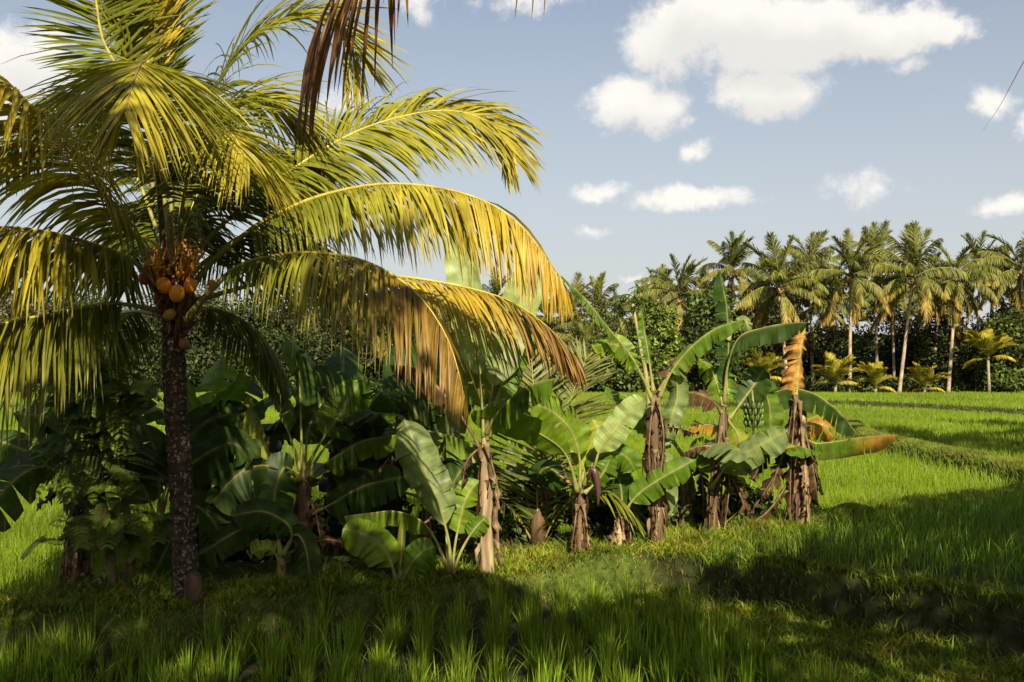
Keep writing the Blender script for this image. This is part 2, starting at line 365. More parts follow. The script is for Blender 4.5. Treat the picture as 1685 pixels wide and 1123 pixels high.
def grass():
    mb = MB()
    n = 760000
    x = rng.uniform(-7, 12, n); y = rng.uniform(5.8, 18, n)
    d1, dl, dq, back, w1 = zones(x, y)
    ok = ((w1 > .25) & (d1 < .75)) | ((d1 < 0) & (dq > -.12) & (dl < .55))
    ok &= np.abs(x) < .56 * y + .3
    bank = (d1 < 0) & (np.abs(dl + .05 * bumpy(x, y, 1.3) - .05) < .12)
    ok &= ~(bank & (rng.random(n) < .35 + .5 * (bumpy(x, y, 2.2) > .25)))
    ok &= (bumpy(x, y, 1.7) > -.75) | (rng.random(n) < .3)
    x, y, dl, d1 = x[ok], y[ok], dl[ok], d1[ok]; n = len(x)
    base = np.stack([x, y, gz(x, y) - .004], 1)
    tall = np.where(rng.random(n) < .06, 2.1, 1.) * (1 + .9 * np.clip(bumpy(x, y, .8), 0, 1)) * np.where(d1 < -.25, 1, .8)
    t = np.clip(.5 + .8 * bumpy(x, y, 1.4) + rng.normal(0, .25, n), 0, 1)[:, None]
    c = (np.array([.21, .215, .018]) * t + np.array([.10, .18, .012]) * (1 - t)) * (1 + .28 * rng.standard_normal((n, 1))).clip(.3, 2)
    moss = (d1 < -.2) & (dl < .5); tall = np.where(moss, tall * .62, tall); tall = np.where((np.abs(dl - .06) < .16) & (d1 < -.2), tall * 1.7, tall)
    straw = rng.random(n) < .05
    c[straw] = np.array([.27, .2, .075]) * (1 + .2 * rng.standard_normal((straw.sum(), 1)))
    blades(mb, base, rng.uniform(.04, .13, n) * tall, rng.uniform(.009, .018, n), rng.uniform(.2, 1.1, n), rng.uniform(0, 6.28, n), c * .8, 2, rng.uniform(0, 6.28, n), c * 1.1)
    # far bunds: low grass on the ridges
    n = 26000
    t = rng.uniform(0, 1, n); seg = np.array(B2, float); k = rng.integers(0, len(B2) - 1, n)
    p = seg[k] + (seg[k + 1] - seg[k]) * t[:, None]; p = p + rng.normal(0, .22, (n, 2)); x, y = p[:, 0], p[:, 1]
    base = np.stack([x, y, gz(x, y)], 1); c = jit(n, (.125, .155, .02), .25)
    blades(mb, base, rng.uniform(.06, .16, n), np.full(n, .016), rng.uniform(.2, .9, n), rng.uniform(0, 6.28, n), c, 2, rng.uniform(-.7, .7, n))
    n = 9000
    seg = np.array(B3, float); k = rng.integers(0, len(B3) - 1, n); p = seg[k] + (seg[k + 1] - seg[k]) * rng.uniform(0, 1, n)[:, None]
    p = p + rng.normal(0, .2, (n, 2)); x, y = p[:, 0], p[:, 1]
    base = np.stack([x, y, gz(x, y)], 1); c = jit(n, (.06, .07, .015), .2)
    blades(mb, base, rng.uniform(.06, .16, n), np.full(n, .05), rng.uniform(.2, .9, n), rng.uniform(0, 6.28, n), c, 2, rng.uniform(-.7, .7, n))
    o = mb.build('grass', M_GRASS); o['kind'] = 'stuff'
    tag(o, 'short yellow green grass covering the bunds and the banks', 'grass')
grass()

# ------------------------------------------------------------------ palm fronds
GREEN, LIME, YEL, ORG, BRN = map(np.array, ((.135, .160, .016), (.25, .25, .023), (.45, .335, .03), (.40, .17, .02), (.14, .06, .02)))
NMUL = [1., 1.]
def frond(ml, mr, ctrl, n=60, L=.75, w=.036, g=1.1, t0=.2, tilt=.15, a0=25, a1=62, up=(0, 0, 1), m=5, r0=.022, cols=None, sides=(1, 1), prof=None, rough=.12, rach=(.36, .30, .05), tipb=.25, rsides=6, ragged=.0):
    """ml takes the leaflets, mr the rachis; cols(u, rnd)->(n,3)"""
    K = 90; n = int(n * NMUL[0]); w = w * NMUL[1]
    P, length = spline(ctrl, K); T = nrm(np.gradient(P, axis=0)); tt = np.linspace(0, 1, K)
    upv = np.asarray(up, float)
    U = nrm(upv[None] - (T @ upv)[:, None] * T); S = np.cross(T, U)
    for si, s in enumerate((-1, 1)):
        u = np.clip((np.arange(n) + .5 + rng.normal(0, .2, n)) / n, 0, 1)
        keep = rng.random(n) > ragged
        u = u[keep]; k = len(u)
        t = t0 + (1 - t0) * u
        f = lambda A: np.stack([np.interp(t, tt, A[:, q]) for q in range(3)], 1)
        p0, Tt, Ut, St = f(P), nrm(f(T)), nrm(f(U)), nrm(f(S))
        Ls = (np.clip(np.sin(np.pi * (.10 + .80 * u)), .0, 1) ** .7 if prof is None else prof(u)) * L * sides[si] * (1 + .08 * rng.standard_normal(k))
        a = np.radians(a0 + (a1 - a0) * u ** 1.5) + rng.normal(0, rough, k)
        d0 = nrm(St * s * np.cos(a)[:, None] + Tt * np.sin(a)[:, None] + Ut * (tilt + rng.normal(0, rough, k))[:, None])
        gg = g * (1 + .2 * rng.standard_normal(k))
        pts = [p0]; dirs = [d0]
        for j in range(1, m + 1):
            q = j / m
            d = nrm(d0 + np.array([0, 0, -1.])[None] * (gg * q ** 1.1)[:, None])
            pts.append(pts[-1] + d * (Ls / m)[:, None]); dirs.append(d)
        Pp = np.stack(pts, 1); D = np.stack(dirs, 1)
        Wd = nrm(Tt[:, None] - (D * Tt[:, None]).sum(-1, keepdims=True) * D)
        Nn = np.cross(D, Wd); tw = rng.normal(0, .45, k)[:, None, None]
        Wd = Wd * np.cos(tw) + Nn * np.sin(tw)
        wp = np.interp(np.linspace(0, 1, m + 1), [0, .12, .4, .75, 1], [.45, .9, 1, .68, .06])
        off = Wd * (wp[None, :, None] * w * .5)
        fl = np.cross(D, Wd) * (wp[None, :, None] * w * .22)
        G = np.stack([Pp - off, Pp + fl, Pp + off], 2)
        c = cols(u, rng.random(k)) * (1 + .13 * rng.standard_normal((k, 1)))
        q = np.linspace(0, 1, m + 1)[None, :, None]
        tb = (tipb * (rng.random(k) ** 2))[:, None, None] * q ** 2
        C = c[:, None] * (1 - tb) + BRN[None, None] * tb
        ml.grid(G, np.broadcast_to(C[:, :, None], G.shape))
    R = np.interp(tt, [0, .08, t0 + .05, 1], [r0 * 1.7, r0, r0 * .75, .003])
    rc = np.asarray(rach)
    rr_ = np.clip((tt - t0 * .7) / .15, 0, 1)[:, None]; rcol = rc * rr_ + (rc * np.array([.55, .6, .8])) * (1 - rr_)
    mr.tube(P[::3], R[::3], rcol[::3], rsides)
def gradcol(stops):
    us = [s[0] for s in stops]; cs = np.array([s[1] for s in stops], float)
    def f(u, r):
        v = np.clip(u + .3 * (r - .5), 0, 1)
        return np.stack([np.interp(v, us, cs[:, k]) for k in range(3)], 1)
    return f
C_G = gradcol([(0, GREEN), (1, GREEN * .6 + LIME * .4)])
C_L = gradcol([(0, GREEN), (.5, LIME), (1, LIME * .5 + YEL * .5)])
C_Y = gradcol([(0, GREEN), (.3, LIME * .9), (.5, LIME * .6 + YEL * .4), (.75, YEL), (1, YEL * .7 + ORG * .3)])
C_YB = gradcol([(0, LIME), (.3, YEL * .9), (.6, YEL * .6 + BRN * .4), (1, BRN)])
C_GB = gradcol([(0, GREEN), (.32, LIME * .9), (.55, BRN * .6 + LIME * .45), (.8, ORG * .25 + BRN * .5 + LIME * .2), (1, YEL * .4 + BRN * .4)])
C_D = gradcol([(0, GREEN * .8), (1, GREEN)])  # darker green puts shade into the back and lower fronds
C_B = gradcol([(0, BRN), (1, BRN * .7)])

PY = 8.8
def big_palm():
    base = W(308, 985, PY); base[2] = gz(base[0], base[1]) - .02
    r = thing('coconut_palm', 'large young coconut palm with yellowing fronds and orange coconuts', 'palm tree', base)
    # trunk with rings
    ctrl = [base, W(303, 880, PY), W(293, 720, PY), W(286, 600, PY), W(285, 500, PY)]
    P, ln = spline(ctrl, 130); t = np.linspace(0, 1, 130)
    R = np.interp(t, [0, .05, .2, .8, 1], [.15, .122, .108, .102, .09]) * (1 + .045 * np.sign(np.sin(t * 2 * np.pi * 30)) * np.abs(np.sin(t * 2 * np.pi * 30)) ** .5)
    mb = MB(); c = np.array([.046, .032, .02])[None] * (1 + .25 * np.sin(t * 2 * np.pi * 30))[:, None]
    mb.tube(P, R, c, 20); mb.build('trunk', M_TRUNK, r)
    # fibrous sheaths of old leaf bases
    mb = MB()
    for k in range(34):
        a = k * 2.4; z0 = rng.uniform(-.05, .55); q = W(285, 530, PY) + np.array([0, 0, z0 - .2])
        d = np.array([math.cos(a), math.sin(a), 0])
        h = rng.uniform(.15, .4)
        mb.tube([q + d * .06, q + d * .13 + np.array([0, 0, h * .5]), q + d * rng.uniform(.16, .3) + np.array([0, 0, h])], [.035, .03, .004], np.array([.12, .06, .03]) * rng.uniform(.5, 1.6), 5)
    for k in range(150):
        a = rng.uniform(0, 6.28); q = W(285, rng.uniform(430, 560), PY); d = np.array([math.cos(a), math.sin(a), 0])
        e = q + d * rng.uniform(.16, .34) + np.array([0, 0, rng.uniform(-.25, .15)])
        mb.tube([q + d * .08, (q + e) / 2 + np.array([0, 0, .05]), e], [.006, .005, .002], np.array([.2, .1, .06]) * rng.uniform(.4, 1.5), 3, cap=False)
    mb.build('leaf_sheath', M_STEM, r)
    specs = [
     # name-free list: ctrl px, options
     ([(300, 500, 0), (340, 440, -.05), (400, 388, -.1), (445, 358, -.15), (530, 322, -.25), (640, 303, -.4), (760, 318, -.5), (850, 365, -.6), (925, 462, -.65)], dict(n=112, L=.82, g=1.9, t0=.22, tilt=-.25, cols=C_Y, w=.036, up=(0, -.4, .9), r0=.026)),
     ([(300, 535, -.05), (345, 480, -.2), (390, 440, -.3), (440, 424, -.45), (510, 416, -.7), (600, 430, -.95), (680, 478, -1.15), (735, 555, -1.25), (765, 652, -1.3)], dict(n=96, L=.92, g=2.0, t0=.18, tilt=-.25, cols=C_GB, prof=lambda u: np.clip(np.sin(np.pi * (.12 + .83 * u)), .02, 1) ** .75, w=.037, r0=.026)),
     ([(295, 450, .2), (350, 385, .35), (440, 308, .5), (560, 230, .7), (650, 195, .8), (740, 182, .9), (810, 205, .95), (848, 262, 1.)], dict(n=122, L=.88, g=.7, t0=.18, tilt=.0, cols=C_L, w=.043, r0=.024, up=(0, -.72, .66), a0=30, a1=62)),
     ([(305, 500, .2), (450, 462, .6), (600, 452, .9), (720, 464, 1.1), (830, 492, 1.2), (900, 537, 1.25), (952, 592, 1.3)], dict(n=84, L=.78, g=1.7, t0=.28, tilt=-.2, cols=C_YB, w=.036, r0=.024)),
     ([(288, 440, .2), (320, 240, .5), (362, 135, .65), (406, 72, .8), (445, 44, .9), (505, 26, 1.), (560, 45, 1.1), (600, 110, 1.15)], dict(n=78, L=1.05, g=.6, t0=.3, tilt=.1, cols=C_L, w=.036, up=(-.6, -.35, .7))),
     ([(280, 450, .05), (250, 300, .05), (205, 138, .0), (170, 68, -.05), (158, 0, -.1), (140, -110, -.15), (100, -240, -.2)], dict(n=86, L=.72, g=.25, t0=.36, tilt=.35, cols=C_G, w=.036, up=(.3, -1, .2), a0=15, a1=50)),
     ([(282, 450, .1), (268, 300, .1), (243, 100, .1), (233, 0, .05), (226, -110, 0), (222, -230, -.1)], dict(n=80, L=.75, g=.12, t0=.46, tilt=.1, cols=gradcol([(0, YEL), (1, LIME)]), w=.05, up=(0, -1, 0), a0=48, a1=70)),
     ([(288, 450, .15), (280, 300, .2), (272, 100, .25), (281, 0, .3), (292, -110, .35), (315, -220, .4)], dict(n=76, L=.75, g=.15, t0=.45, tilt=.2, cols=C_L, w=.04, up=(-.4, -1, 0), a0=20, a1=55)),
     ([(285, 450, .1), (262, 300, .15), (222, 110, .15), (215, 0, .15), (225, -120, .15)], dict(n=60, L=.7, g=.1, t0=.5, tilt=.1, cols=gradcol([(0, LIME), (1, LIME)]), w=.05, up=(1, -.3, 0), a0=58, a1=75)),
     ([(272, 452, -.1), (264, 345, -.3), (256, 240, -.55), (248, 155, -.95), (240, 108, -1.45), (231, 106, -1.95), (218, 140, -2.4), (205, 185, -2.65)], dict(n=96, L=1.1, g=.8, t0=.22, tilt=-.2, cols=C_L, w=.036, r0=.03, a0=30, a1=70, rach=(.17, .11, .04))),
     ([(280, 470, 0), (225, 392, -.4), (152, 298, -.9), (100, 235, -1.3), (48, 172, -1.6), (0, 125, -1.8), (-70, 80, -2.), (-160, 70, -2.2), (-230, 120, -2.3)], dict(n=110, L=1.0, g=1.3, t0=.16, tilt=-.1, cols=gradcol([(0, LIME), (.4, LIME * .5 + YEL * .5), (1, YEL)]), w=.042, up=(0, -.45, .9))),
     ([(278, 490, -.05), (215, 428, -.3), (138, 397, -.6), (68, 380, -.9), (0, 374, -1.15), (-90, 385, -1.4), (-180, 440, -1.6)], dict(n=92, L=1.05, g=1.5, t0=.18, tilt=-.3, cols=gradcol([(0, LIME * .8), (.5, LIME * .5 + YEL * .5), (1, YEL)]), w=.042)),
     ([(275, 515, -.05), (190, 500, -.35), (90, 516, -.7), (0, 535, -1.), (-80, 570, -1.2), (-150, 640, -1.3)], dict(n=86, L=1.15, g=1.9, t0=.18, tilt=-.3, cols=gradcol([(0, GREEN), (.5, LIME * .7), (1, YEL * .7)]), w=.038)),
     ([(282, 450, .15), (225, 290, .4), (170, 190, .6), (120, 165, .8), (60, 200, 1.0), (10, 270, 1.2)], dict(n=70, L=.8, g=1.8, t0=.25, tilt=.1, cols=C_D, w=.04)),
     ([(290, 445, .15), (305, 300, .3), (345, 200, .5), (410, 160, .7), (480, 190, .85), (530, 260, 1.)], dict(n=84, L=1.05, g=.8, t0=.2, tilt=0., cols=C_L, w=.038)),
     ([(292, 455, .2), (335, 330, .5), (400, 265, .9), (470, 265, 1.3), (530, 320, 1.7)], dict(n=76, L=1.05, g=.8, t0=.2, tilt=0., cols=C_G, w=.038)),
     ([(290, 450, .15), (315, 345, .2), (352, 290, .25), (420, 270, .25), (480, 320, .2)], dict(n=76, L=1.0, g=.9, t0=.16, tilt=-.1, cols=C_L, w=.036)),
     ([(290, 460, .3), (300, 400, .5), (290, 350, .8), (270, 330, 1.2), (255, 370, 1.6)], dict(n=70, L=1.0, g=1.2, t0=.16, tilt=-.1, cols=C_D, w=.038)),
     ([(300, 470, .3), (350, 420, .6), (420, 380, 1.0), (500, 390, 1.4), (560, 450, 1.7)], dict(n=70, L=1.0, g=1.4, t0=.16, tilt=-.2, cols=C_D, w=.038)),
     ([(290, 450, -.1), (300, 340, -.25), (318, 255, -.5), (345, 215, -.85), (380, 220, -1.2), (410, 270, -1.45)], dict(n=74, L=.85, g=1.5, t0=.26, tilt=.1, cols=C_L, w=.034)),
     ([(298, 525, .15), (350, 508, .5), (410, 535, .9), (455, 590, 1.1), (470, 640, 1.15)], dict(n=60, L=.55, g=2.2, t0=.18, tilt=-.2, cols=C_D, w=.038)),
     ([(272, 520, .15), (205, 515, .6), (140, 560, 1.0), (95, 650, 1.2), (75, 730, 1.2)], dict(n=76, L=.9, g=2.2, t0=.18, tilt=-.2, cols=C_D, w=.038)),
     ([(278, 470, .4), (262, 400, .9), (240, 380, 1.6), (220, 410, 2.2), (205, 480, 2.6)], dict(n=64, L=.85, g=2., t0=.25, tilt=.1, cols=C_D, w=.042)),
    ]
    NMUL[:] = [1.65, .72]
    for ctrl, o in specs:
        c = [W(px, py, PY + dy) for px, py, dy in ctrl]
        ml, mr = MB(), MB(); frond(ml, mr, c, **o)
        fo = ml.build('frond', M_PALM, r); mr.build('rachis', M_RACH, fo)
    NMUL[:] = [1., 1.]
    # coconuts
    for (px, py, dy, rr, col) in ((270, 470, -.22, .085, (.78, .27, .014)), (291, 483, -.27, .088, (.8, .33, .018)), (313, 470, -.2, .078, (.66, .22, .014)), (279, 518, -.2, .066, (.36, .18, .02)),
                                  (246, 438, -.15, .07, (.38, .09, .015)), (238, 458, -.12, .07, (.34, .07, .015)), (258, 446, -.05, .07, (.35, .10, .02)),
                                  (349, 468, -.08, .05, (.5, .18, .02)), (302, 566, -.1, .06, (.22, .09, .03)), (262, 492, -.1, .07, (.3, .1, .02))):
        c = W(px, py, PY + dy); mb = MB(); rr *= .78
        th = np.linspace(0, np.pi, 14); ph = np.linspace(0, 2 * np.pi, 20, endpoint=False)
        rad = np.sin(th) * (1 + .06 * np.cos(2 * th))
        G = np.stack([rad[:, None] * np.cos(ph) * (1 + .05 * np.cos(3 * ph)), rad[:, None] * np.sin(ph) * (1 + .05 * np.cos(3 * ph)), np.broadcast_to(1.12 * np.cos(th)[:, None], (14, 20))], -1) * rr
        tl = rng.normal(0, .35, 2); ca, sa = math.cos(tl[0]), math.sin(tl[0])
        G = np.stack([G[..., 0] * ca + G[..., 2] * sa, G[..., 1], -G[..., 0] * sa + G[..., 2] * ca], -1)
        cc = np.array(col)[None, None] * (1 - .35 * np.exp(-(th / .3) ** 2))[:, None, None]
        mb.grid(G + c, np.broadcast_to(cc, G.shape), wrap=True)
        mb.build('coconut', M_NUT, r)
    # flowering stalks
    for (bx, by, dy, n, spread) in ((300, 470, -.1, 46, 1.), (258, 470, -.12, 22, .8)):
        mb = MB(); b = W(bx, by, PY + dy)
        for k in range(n):
            e = W(bx + rng.normal(6, 16) * spread, rng.uniform(388, 440), PY + dy - rng.uniform(0, .25))
            mid = (b + e) / 2 + rng.normal(0, .03, 3)
            mb.tube([b, mid, e], [.006, .005, .003], np.array([.68, .28, .05]) * rng.uniform(.6, 1.3), 4)
            for q in range(4):
                s = mid + (e - mid) * rng.uniform(0, 1) + rng.normal(0, .008, 3); rr = rng.uniform(.008, .02)
                th = np.linspace(0, np.pi, 5); ph = np.linspace(0, 2 * np.pi, 6, endpoint=False)
                G = np.stack([np.sin(th)[:, None] * np.cos(ph), np.sin(th)[:, None] * np.sin(ph), np.broadcast_to(np.cos(th)[:, None], (5, 6))], -1) * rr + s
                mb.grid(G, np.array([.62, .32, .04]) * rng.uniform(.6, 1.1), wrap=True)
        mb.build('flower_stalk', M_NUT, r)
big_palm()

# ------------------------------------------------------------------ banana plants
KC = {k: np.array(v) for k, v in dict(g=(.095, .175, .012), d=(.038, .078, .012), p=(.19, .25, .085), y=(.25, .29, .03), o=(.42, .22, .03), b=(.085, .048, .021), t=(.28, .20, .11), k=(.07, .035, .02), l=(.15, .235, .016), w=(.30, .38, .13), n=(.33, .17, .035)).items()}  # d: deep green, also used to put shade into the thicket leaves
PETC = np.array([.33, .33, .10])
CAMP = np.array([0, 0, CAMZ])
def blade_profile(t):
    return np.clip(np.minimum((t / .16) ** .6, 1) * (1 - np.clip((t - .62) / .38, 0, 1) ** 2.4) ** .6, 0.02, 1)
def banana_leaf(ctrl, w, kind='g', edge=None, roll=0., fL=18, fR=18, tears=3, t0=.22, hang=0., wl=1., wr=1., r0=.016, droop=.12, und=.015, gap=.35, pet=None, eamt=.5, n=44, up=None, rot_tip=None):
    """ctrl: world points of petiole+midrib; w: half width (m). Returns an MB."""
    mb = MB(); P, ln = spline(ctrl, 80); T = nrm(np.gradient(P, axis=0)); tt = np.linspace(0, 1, 80)
    v = nrm(P - CAMP) if up is None else np.broadcast_to(-np.asarray(up, float), P.shape)
    S = nrm(np.cross(T, v)); N = np.cross(S, T)
    N = np.where(((N * v).sum(1) > 0)[:, None], -N, N)
    ro = np.radians(roll); S, N = S * math.cos(ro) + N * math.sin(ro), N * math.cos(ro) - S * math.sin(ro)
    col = KC[kind]; ecol = KC[edge] if edge else (col * .45 + KC['b'] * .55 if rng.random() < .6 else col * .8)
    ph = rng.uniform(0, 6, 6)
    for s, fold, ww in ((1, fL, wl), (-1, fR, wr)):
        if ww <= 0: continue
        cuts = np.sort(np.concatenate([[0], rng.uniform(.08, .97, tears), [1]])) if tears else np.array([0., 1.])
        for a, b in zip(cuts[:-1], cuts[1:]):
            if b - a < .008: continue
            k = max(3, int(n * (b - a)) + 2); u = np.linspace(a, b, k); m = 7; kk = np.linspace(0, 1, m)
            g = gap * rng.uniform(.1, 1) if tears else 0
            du = (b - a) * .5 * g
            um = u[:, None] + ((a + b) / 2 - u[:, None]) * g * kk[None] ** 1.5 * (1 if tears else 0)
            t = t0 + (1 - t0) * np.broadcast_to(u[:, None], um.shape)
            tm = t0 + (1 - t0) * um
            f = lambda A, q: np.stack([np.interp(q, tt, A[:, i]) for i in range(3)], -1)
            p = f(P, tm); Sx = nrm(f(S, t)); Nx = nrm(f(N, t)); Tx = nrm(f(T, t))
            fo = np.radians(fold + (rng.normal(0, 9) if tears else 0)) + .25 * kk[None, :, None] * np.radians(fold)
            D = Sx * s * np.cos(fo) - Nx * np.sin(fo) + Tx * .12
            hg = hang + (rng.normal(0, .06) if tears else 0)
            D = nrm(D * (1 - hg) + np.array([0, 0, -1.]) * hg)
            wd = w * ww * blade_profile(u)[:, None] * (1 + (.04 * rng.standard_normal() if tears else 0))
            G = p + D * (wd * kk[None])[..., None]
            G[..., 2] -= droop * wd * kk[None] ** 2 * (1 + (rng.normal(0, .5) if tears else 0))
            uu = np.broadcast_to(u[:, None], um.shape); K2 = np.broadcast_to(kk[None], um.shape)
            wav = np.sin(uu * 23 + ph[0] + 2 * np.sin(uu * 7 + ph[1])) + .6 * np.sin(uu * 47 + ph[2] + s)
            G = G + Nx * (und * wav * K2 ** 1.5)[..., None]
            pl = (np.arange(k) % 2)[:, None] * np.minimum(K2 * 4, 1)
            G = G + Nx * (pl * .0022)[..., None]
            bt = np.interp(K2, [0, .06, .14, 1], [1., .35, 0, 0])[..., None]
            nois = .5 + .5 * np.sin(uu * 31 + ph[3] + 3 * np.sin(K2 * 4 + ph[4]))
            em = np.clip(K2 ** 2.2 * eamt * (.4 + nois) * (1.2 if edge else .6), 0, 1)[..., None]
            c = col[None, None] * (1 + .10 * np.sin(u * 140 + ph[5])[:, None, None] + .08 * np.sin(u * 61)[:, None, None])
            c = c * (1 - em) + ecol * em
            if rot_tip:
                rt = np.clip((uu - rot_tip[1]) / max(1e-3, rot_tip[2] - rot_tip[1]) + .25 * (nois - .5), 0, 1)[..., None]
                c = c * (1 - rt) + KC[rot_tip[0]] * rt
            c = c * (1 - .6 * bt) + (PETC * (.5 + .5 * min(1, col.sum() * 3))) * .6 * bt
            mb.grid(G, c)
    R = np.interp(tt, [0, .06, .14, t0, 1], [r0 * 2.2, r0 * 1.6, r0, r0 * .75, .0025])
    pc = PETC if pet is None else np.array(pet)
    if kind in 'btk': pc = KC['t'] * .7
    pcs = np.tile(pc, (27, 1))
    mb.tube(P[::3] + N[::3] * -.004, R[::3], pcs[:len(P[::3])], 7)
    return mb

def stem_tube(mb, P, R, cols, sides=14, shag=.0, layers=True):
    Pq, ln = spline(P, 40); t = np.linspace(0, 1, 40)
    Rr = np.interp(t, np.linspace(0, 1, len(R)), R) * np.interp(t, [0, .82, 1], [1, 1, .45])
    th = np.linspace(0, 2 * np.pi, sides, endpoint=False)
    c0, c1 = np.array(cols[0]), np.array(cols[1])
    T = nrm(np.gradient(Pq, axis=0)); A = nrm(np.cross(T, np.array([.1, .98, .1]))); B = np.cross(T, A)
    ridg = 1 + .10 * np.sin(th * 3 + 1)[None] * np.cos(t * 5)[:, None] + .05 * np.sin(th * 7 + t[:, None] * 9)
    G = Pq[:, None] + (Rr[:, None] * ridg)[..., None] * (A[:, None] * np.cos(th)[None, :, None] + B[:, None] * np.sin(th)[None, :, None])
    nz = .5 + .5 * np.sin(th[None] * 5 + 3 * np.sin(t[:, None] * 6)); C = c0 * (1 - nz[..., None]) + c1 * nz[..., None]
    G = np.concatenate([G, np.repeat(Pq[-1:, None], sides, 1)], 0); C = np.concatenate([C, C[-1:]], 0)
    mb.grid(G, C, wrap=True)
    if shag:
        for k in range(int(26 * shag)):      # dry sheath strips peeling off the stem
            t0 = rng.uniform(.15, .98); a = rng.uniform(0, 6.28); i = int(t0 * 39)
            d = A[i] * math.cos(a) + B[i] * math.sin(a); q = Pq[i] + d * Rr[i] * 1.02
            L = rng.uniform(.2, .65) * ln * .6; L = min(L, (q[2] - Pq[0][2]) * .98)
            s = np.linspace(0, 1, 9)
            out = rng.uniform(.005, .045) * shag ** .5; side = np.cross(d, [0, 0, 1.])
            sw = rng.normal(0, .12)
            Pc = q[None] + np.array([0, 0, -1.])[None] * (L * s)[:, None] + d[None] * (out * np.sin(s * np.pi * rng.uniform(.5, 1.0)))[:, None] + side[None] * (sw * s ** 2 * L)[:, None]
            wv = rng.uniform(.012, .034) * (1 - .6 * s) * (1 + .35 * np.sin(s * 17 + k))
            tw = rng.normal(0, .5) + s * rng.normal(0, 1.4)
            wdv = side[None] * np.cos(tw)[:, None] + d[None] * np.sin(tw)[:, None]
            GG = np.stack([Pc - wdv * wv[:, None], Pc + d[None] * .006, Pc + wdv * wv[:, None]], 1)
            cc = (KC['b'] if rng.random() < .55 else KC['t'] if rng.random() < .6 else KC['k']) * rng.uniform(.5, 1.15)
            mb.grid(GG, cc)

def banana(label, Y, base, top, r, leaves, dead=(), stemcols=((.11, .075, .04), (.20, .145, .08)), shag=1., bud=None, bunch=None, group='banana plants along the bund', kind='banana_plant', stemmid=None, cat='banana plant'):
    b = W(base[0], base[1], Y); b[2] = float(gz(b[0], b[1])) - .02
    ro = thing(kind, label, cat, b, group)
    k = Y / F
    if top is not None:
        tp = W(top[0], top[1], Y); mb = MB()
        mid = (b + tp) / 2 if stemmid is None else W(stemmid[0], stemmid[1], Y)
        stem_tube(mb, [b, mid, tp], r, stemcols, shag=shag); mb.build('pseudostem', M_STEM, ro)
    for sp in leaves:
        c = [W(p[0], p[1], Y + p[2]) for p in sp[0]]
        o = dict(sp[2]) if len(sp) > 2 else {}
        o.setdefault('kind', 'g')
        if o['kind'] in 'gdlp' and o.get('tears', 3) > 0 and base[0] > 540: o['tears'] = o.get('tears', 3) + 3
        mb = banana_leaf(c, sp[1] * k * (.8 if base[0] > 780 else .84), **o)
        dry = o['kind'] in 'btkn'
        lf = mb.build('dead_leaf' if dry else 'leaf', M_DEAD if dry else M_BAN, ro)
    for sp in dead:
        c = [W(p[0], p[1], Y + p[2]) for p in sp[0]]
        kd = sp[2] if len(sp) > 2 else 'b'
        mb = banana_leaf(c, sp[1] * k * .55, kd, 'k' if kd == 'b' else 'b', roll=rng.uniform(-30, 30), fL=50, fR=50, tears=7, t0=.06, hang=.3, und=.075, gap=.35, eamt=1.)
        mb.build('dead_leaf', M_DEAD, ro)
    if bud:
        mb = MB(); P, ln = spline([W(p[0], p[1], Y + p[2]) for p in bud], 14)
        mb.tube(P, .68 * np.array([.012, .02, .035, .045, .05, .052, .05, .048, .044, .04, .034, .026, .016, .004]), (.075, .032, .028), 10)
        mb.build('flower_bud', M_NUT, ro)
    if bunch:
        mb = MB(); px, py, dy = bunch; c = W(px, py, Y + dy)
        for h in range(4):
            for q in range(10):
                a = q / 10 * 6.28 + h * .3; d = np.array([math.cos(a), math.sin(a), 0])
                s0 = c + np.array([0, 0, .12 - .07 * h]) + d * .035
                mb.tube([s0, s0 + d * .05 + np.array([0, 0, .005]), s0 + d * .075 + np.array([0, 0, .055]), s0 + d * .07 + np.array([0, 0, .10])], [.009, .018, .017, .005], np.array([.08, .12, .02]) * rng.uniform(.7, 1.2), 6)
        mb.tube([c + np.array([-.02, 0, .35]), c + np.array([0, 0, .15]), c - np.array([0, 0, .2])], .014, (.15, .16, .05), 6)
        mb.build('fruit_bunch', M_NUT, ro)
    return ro

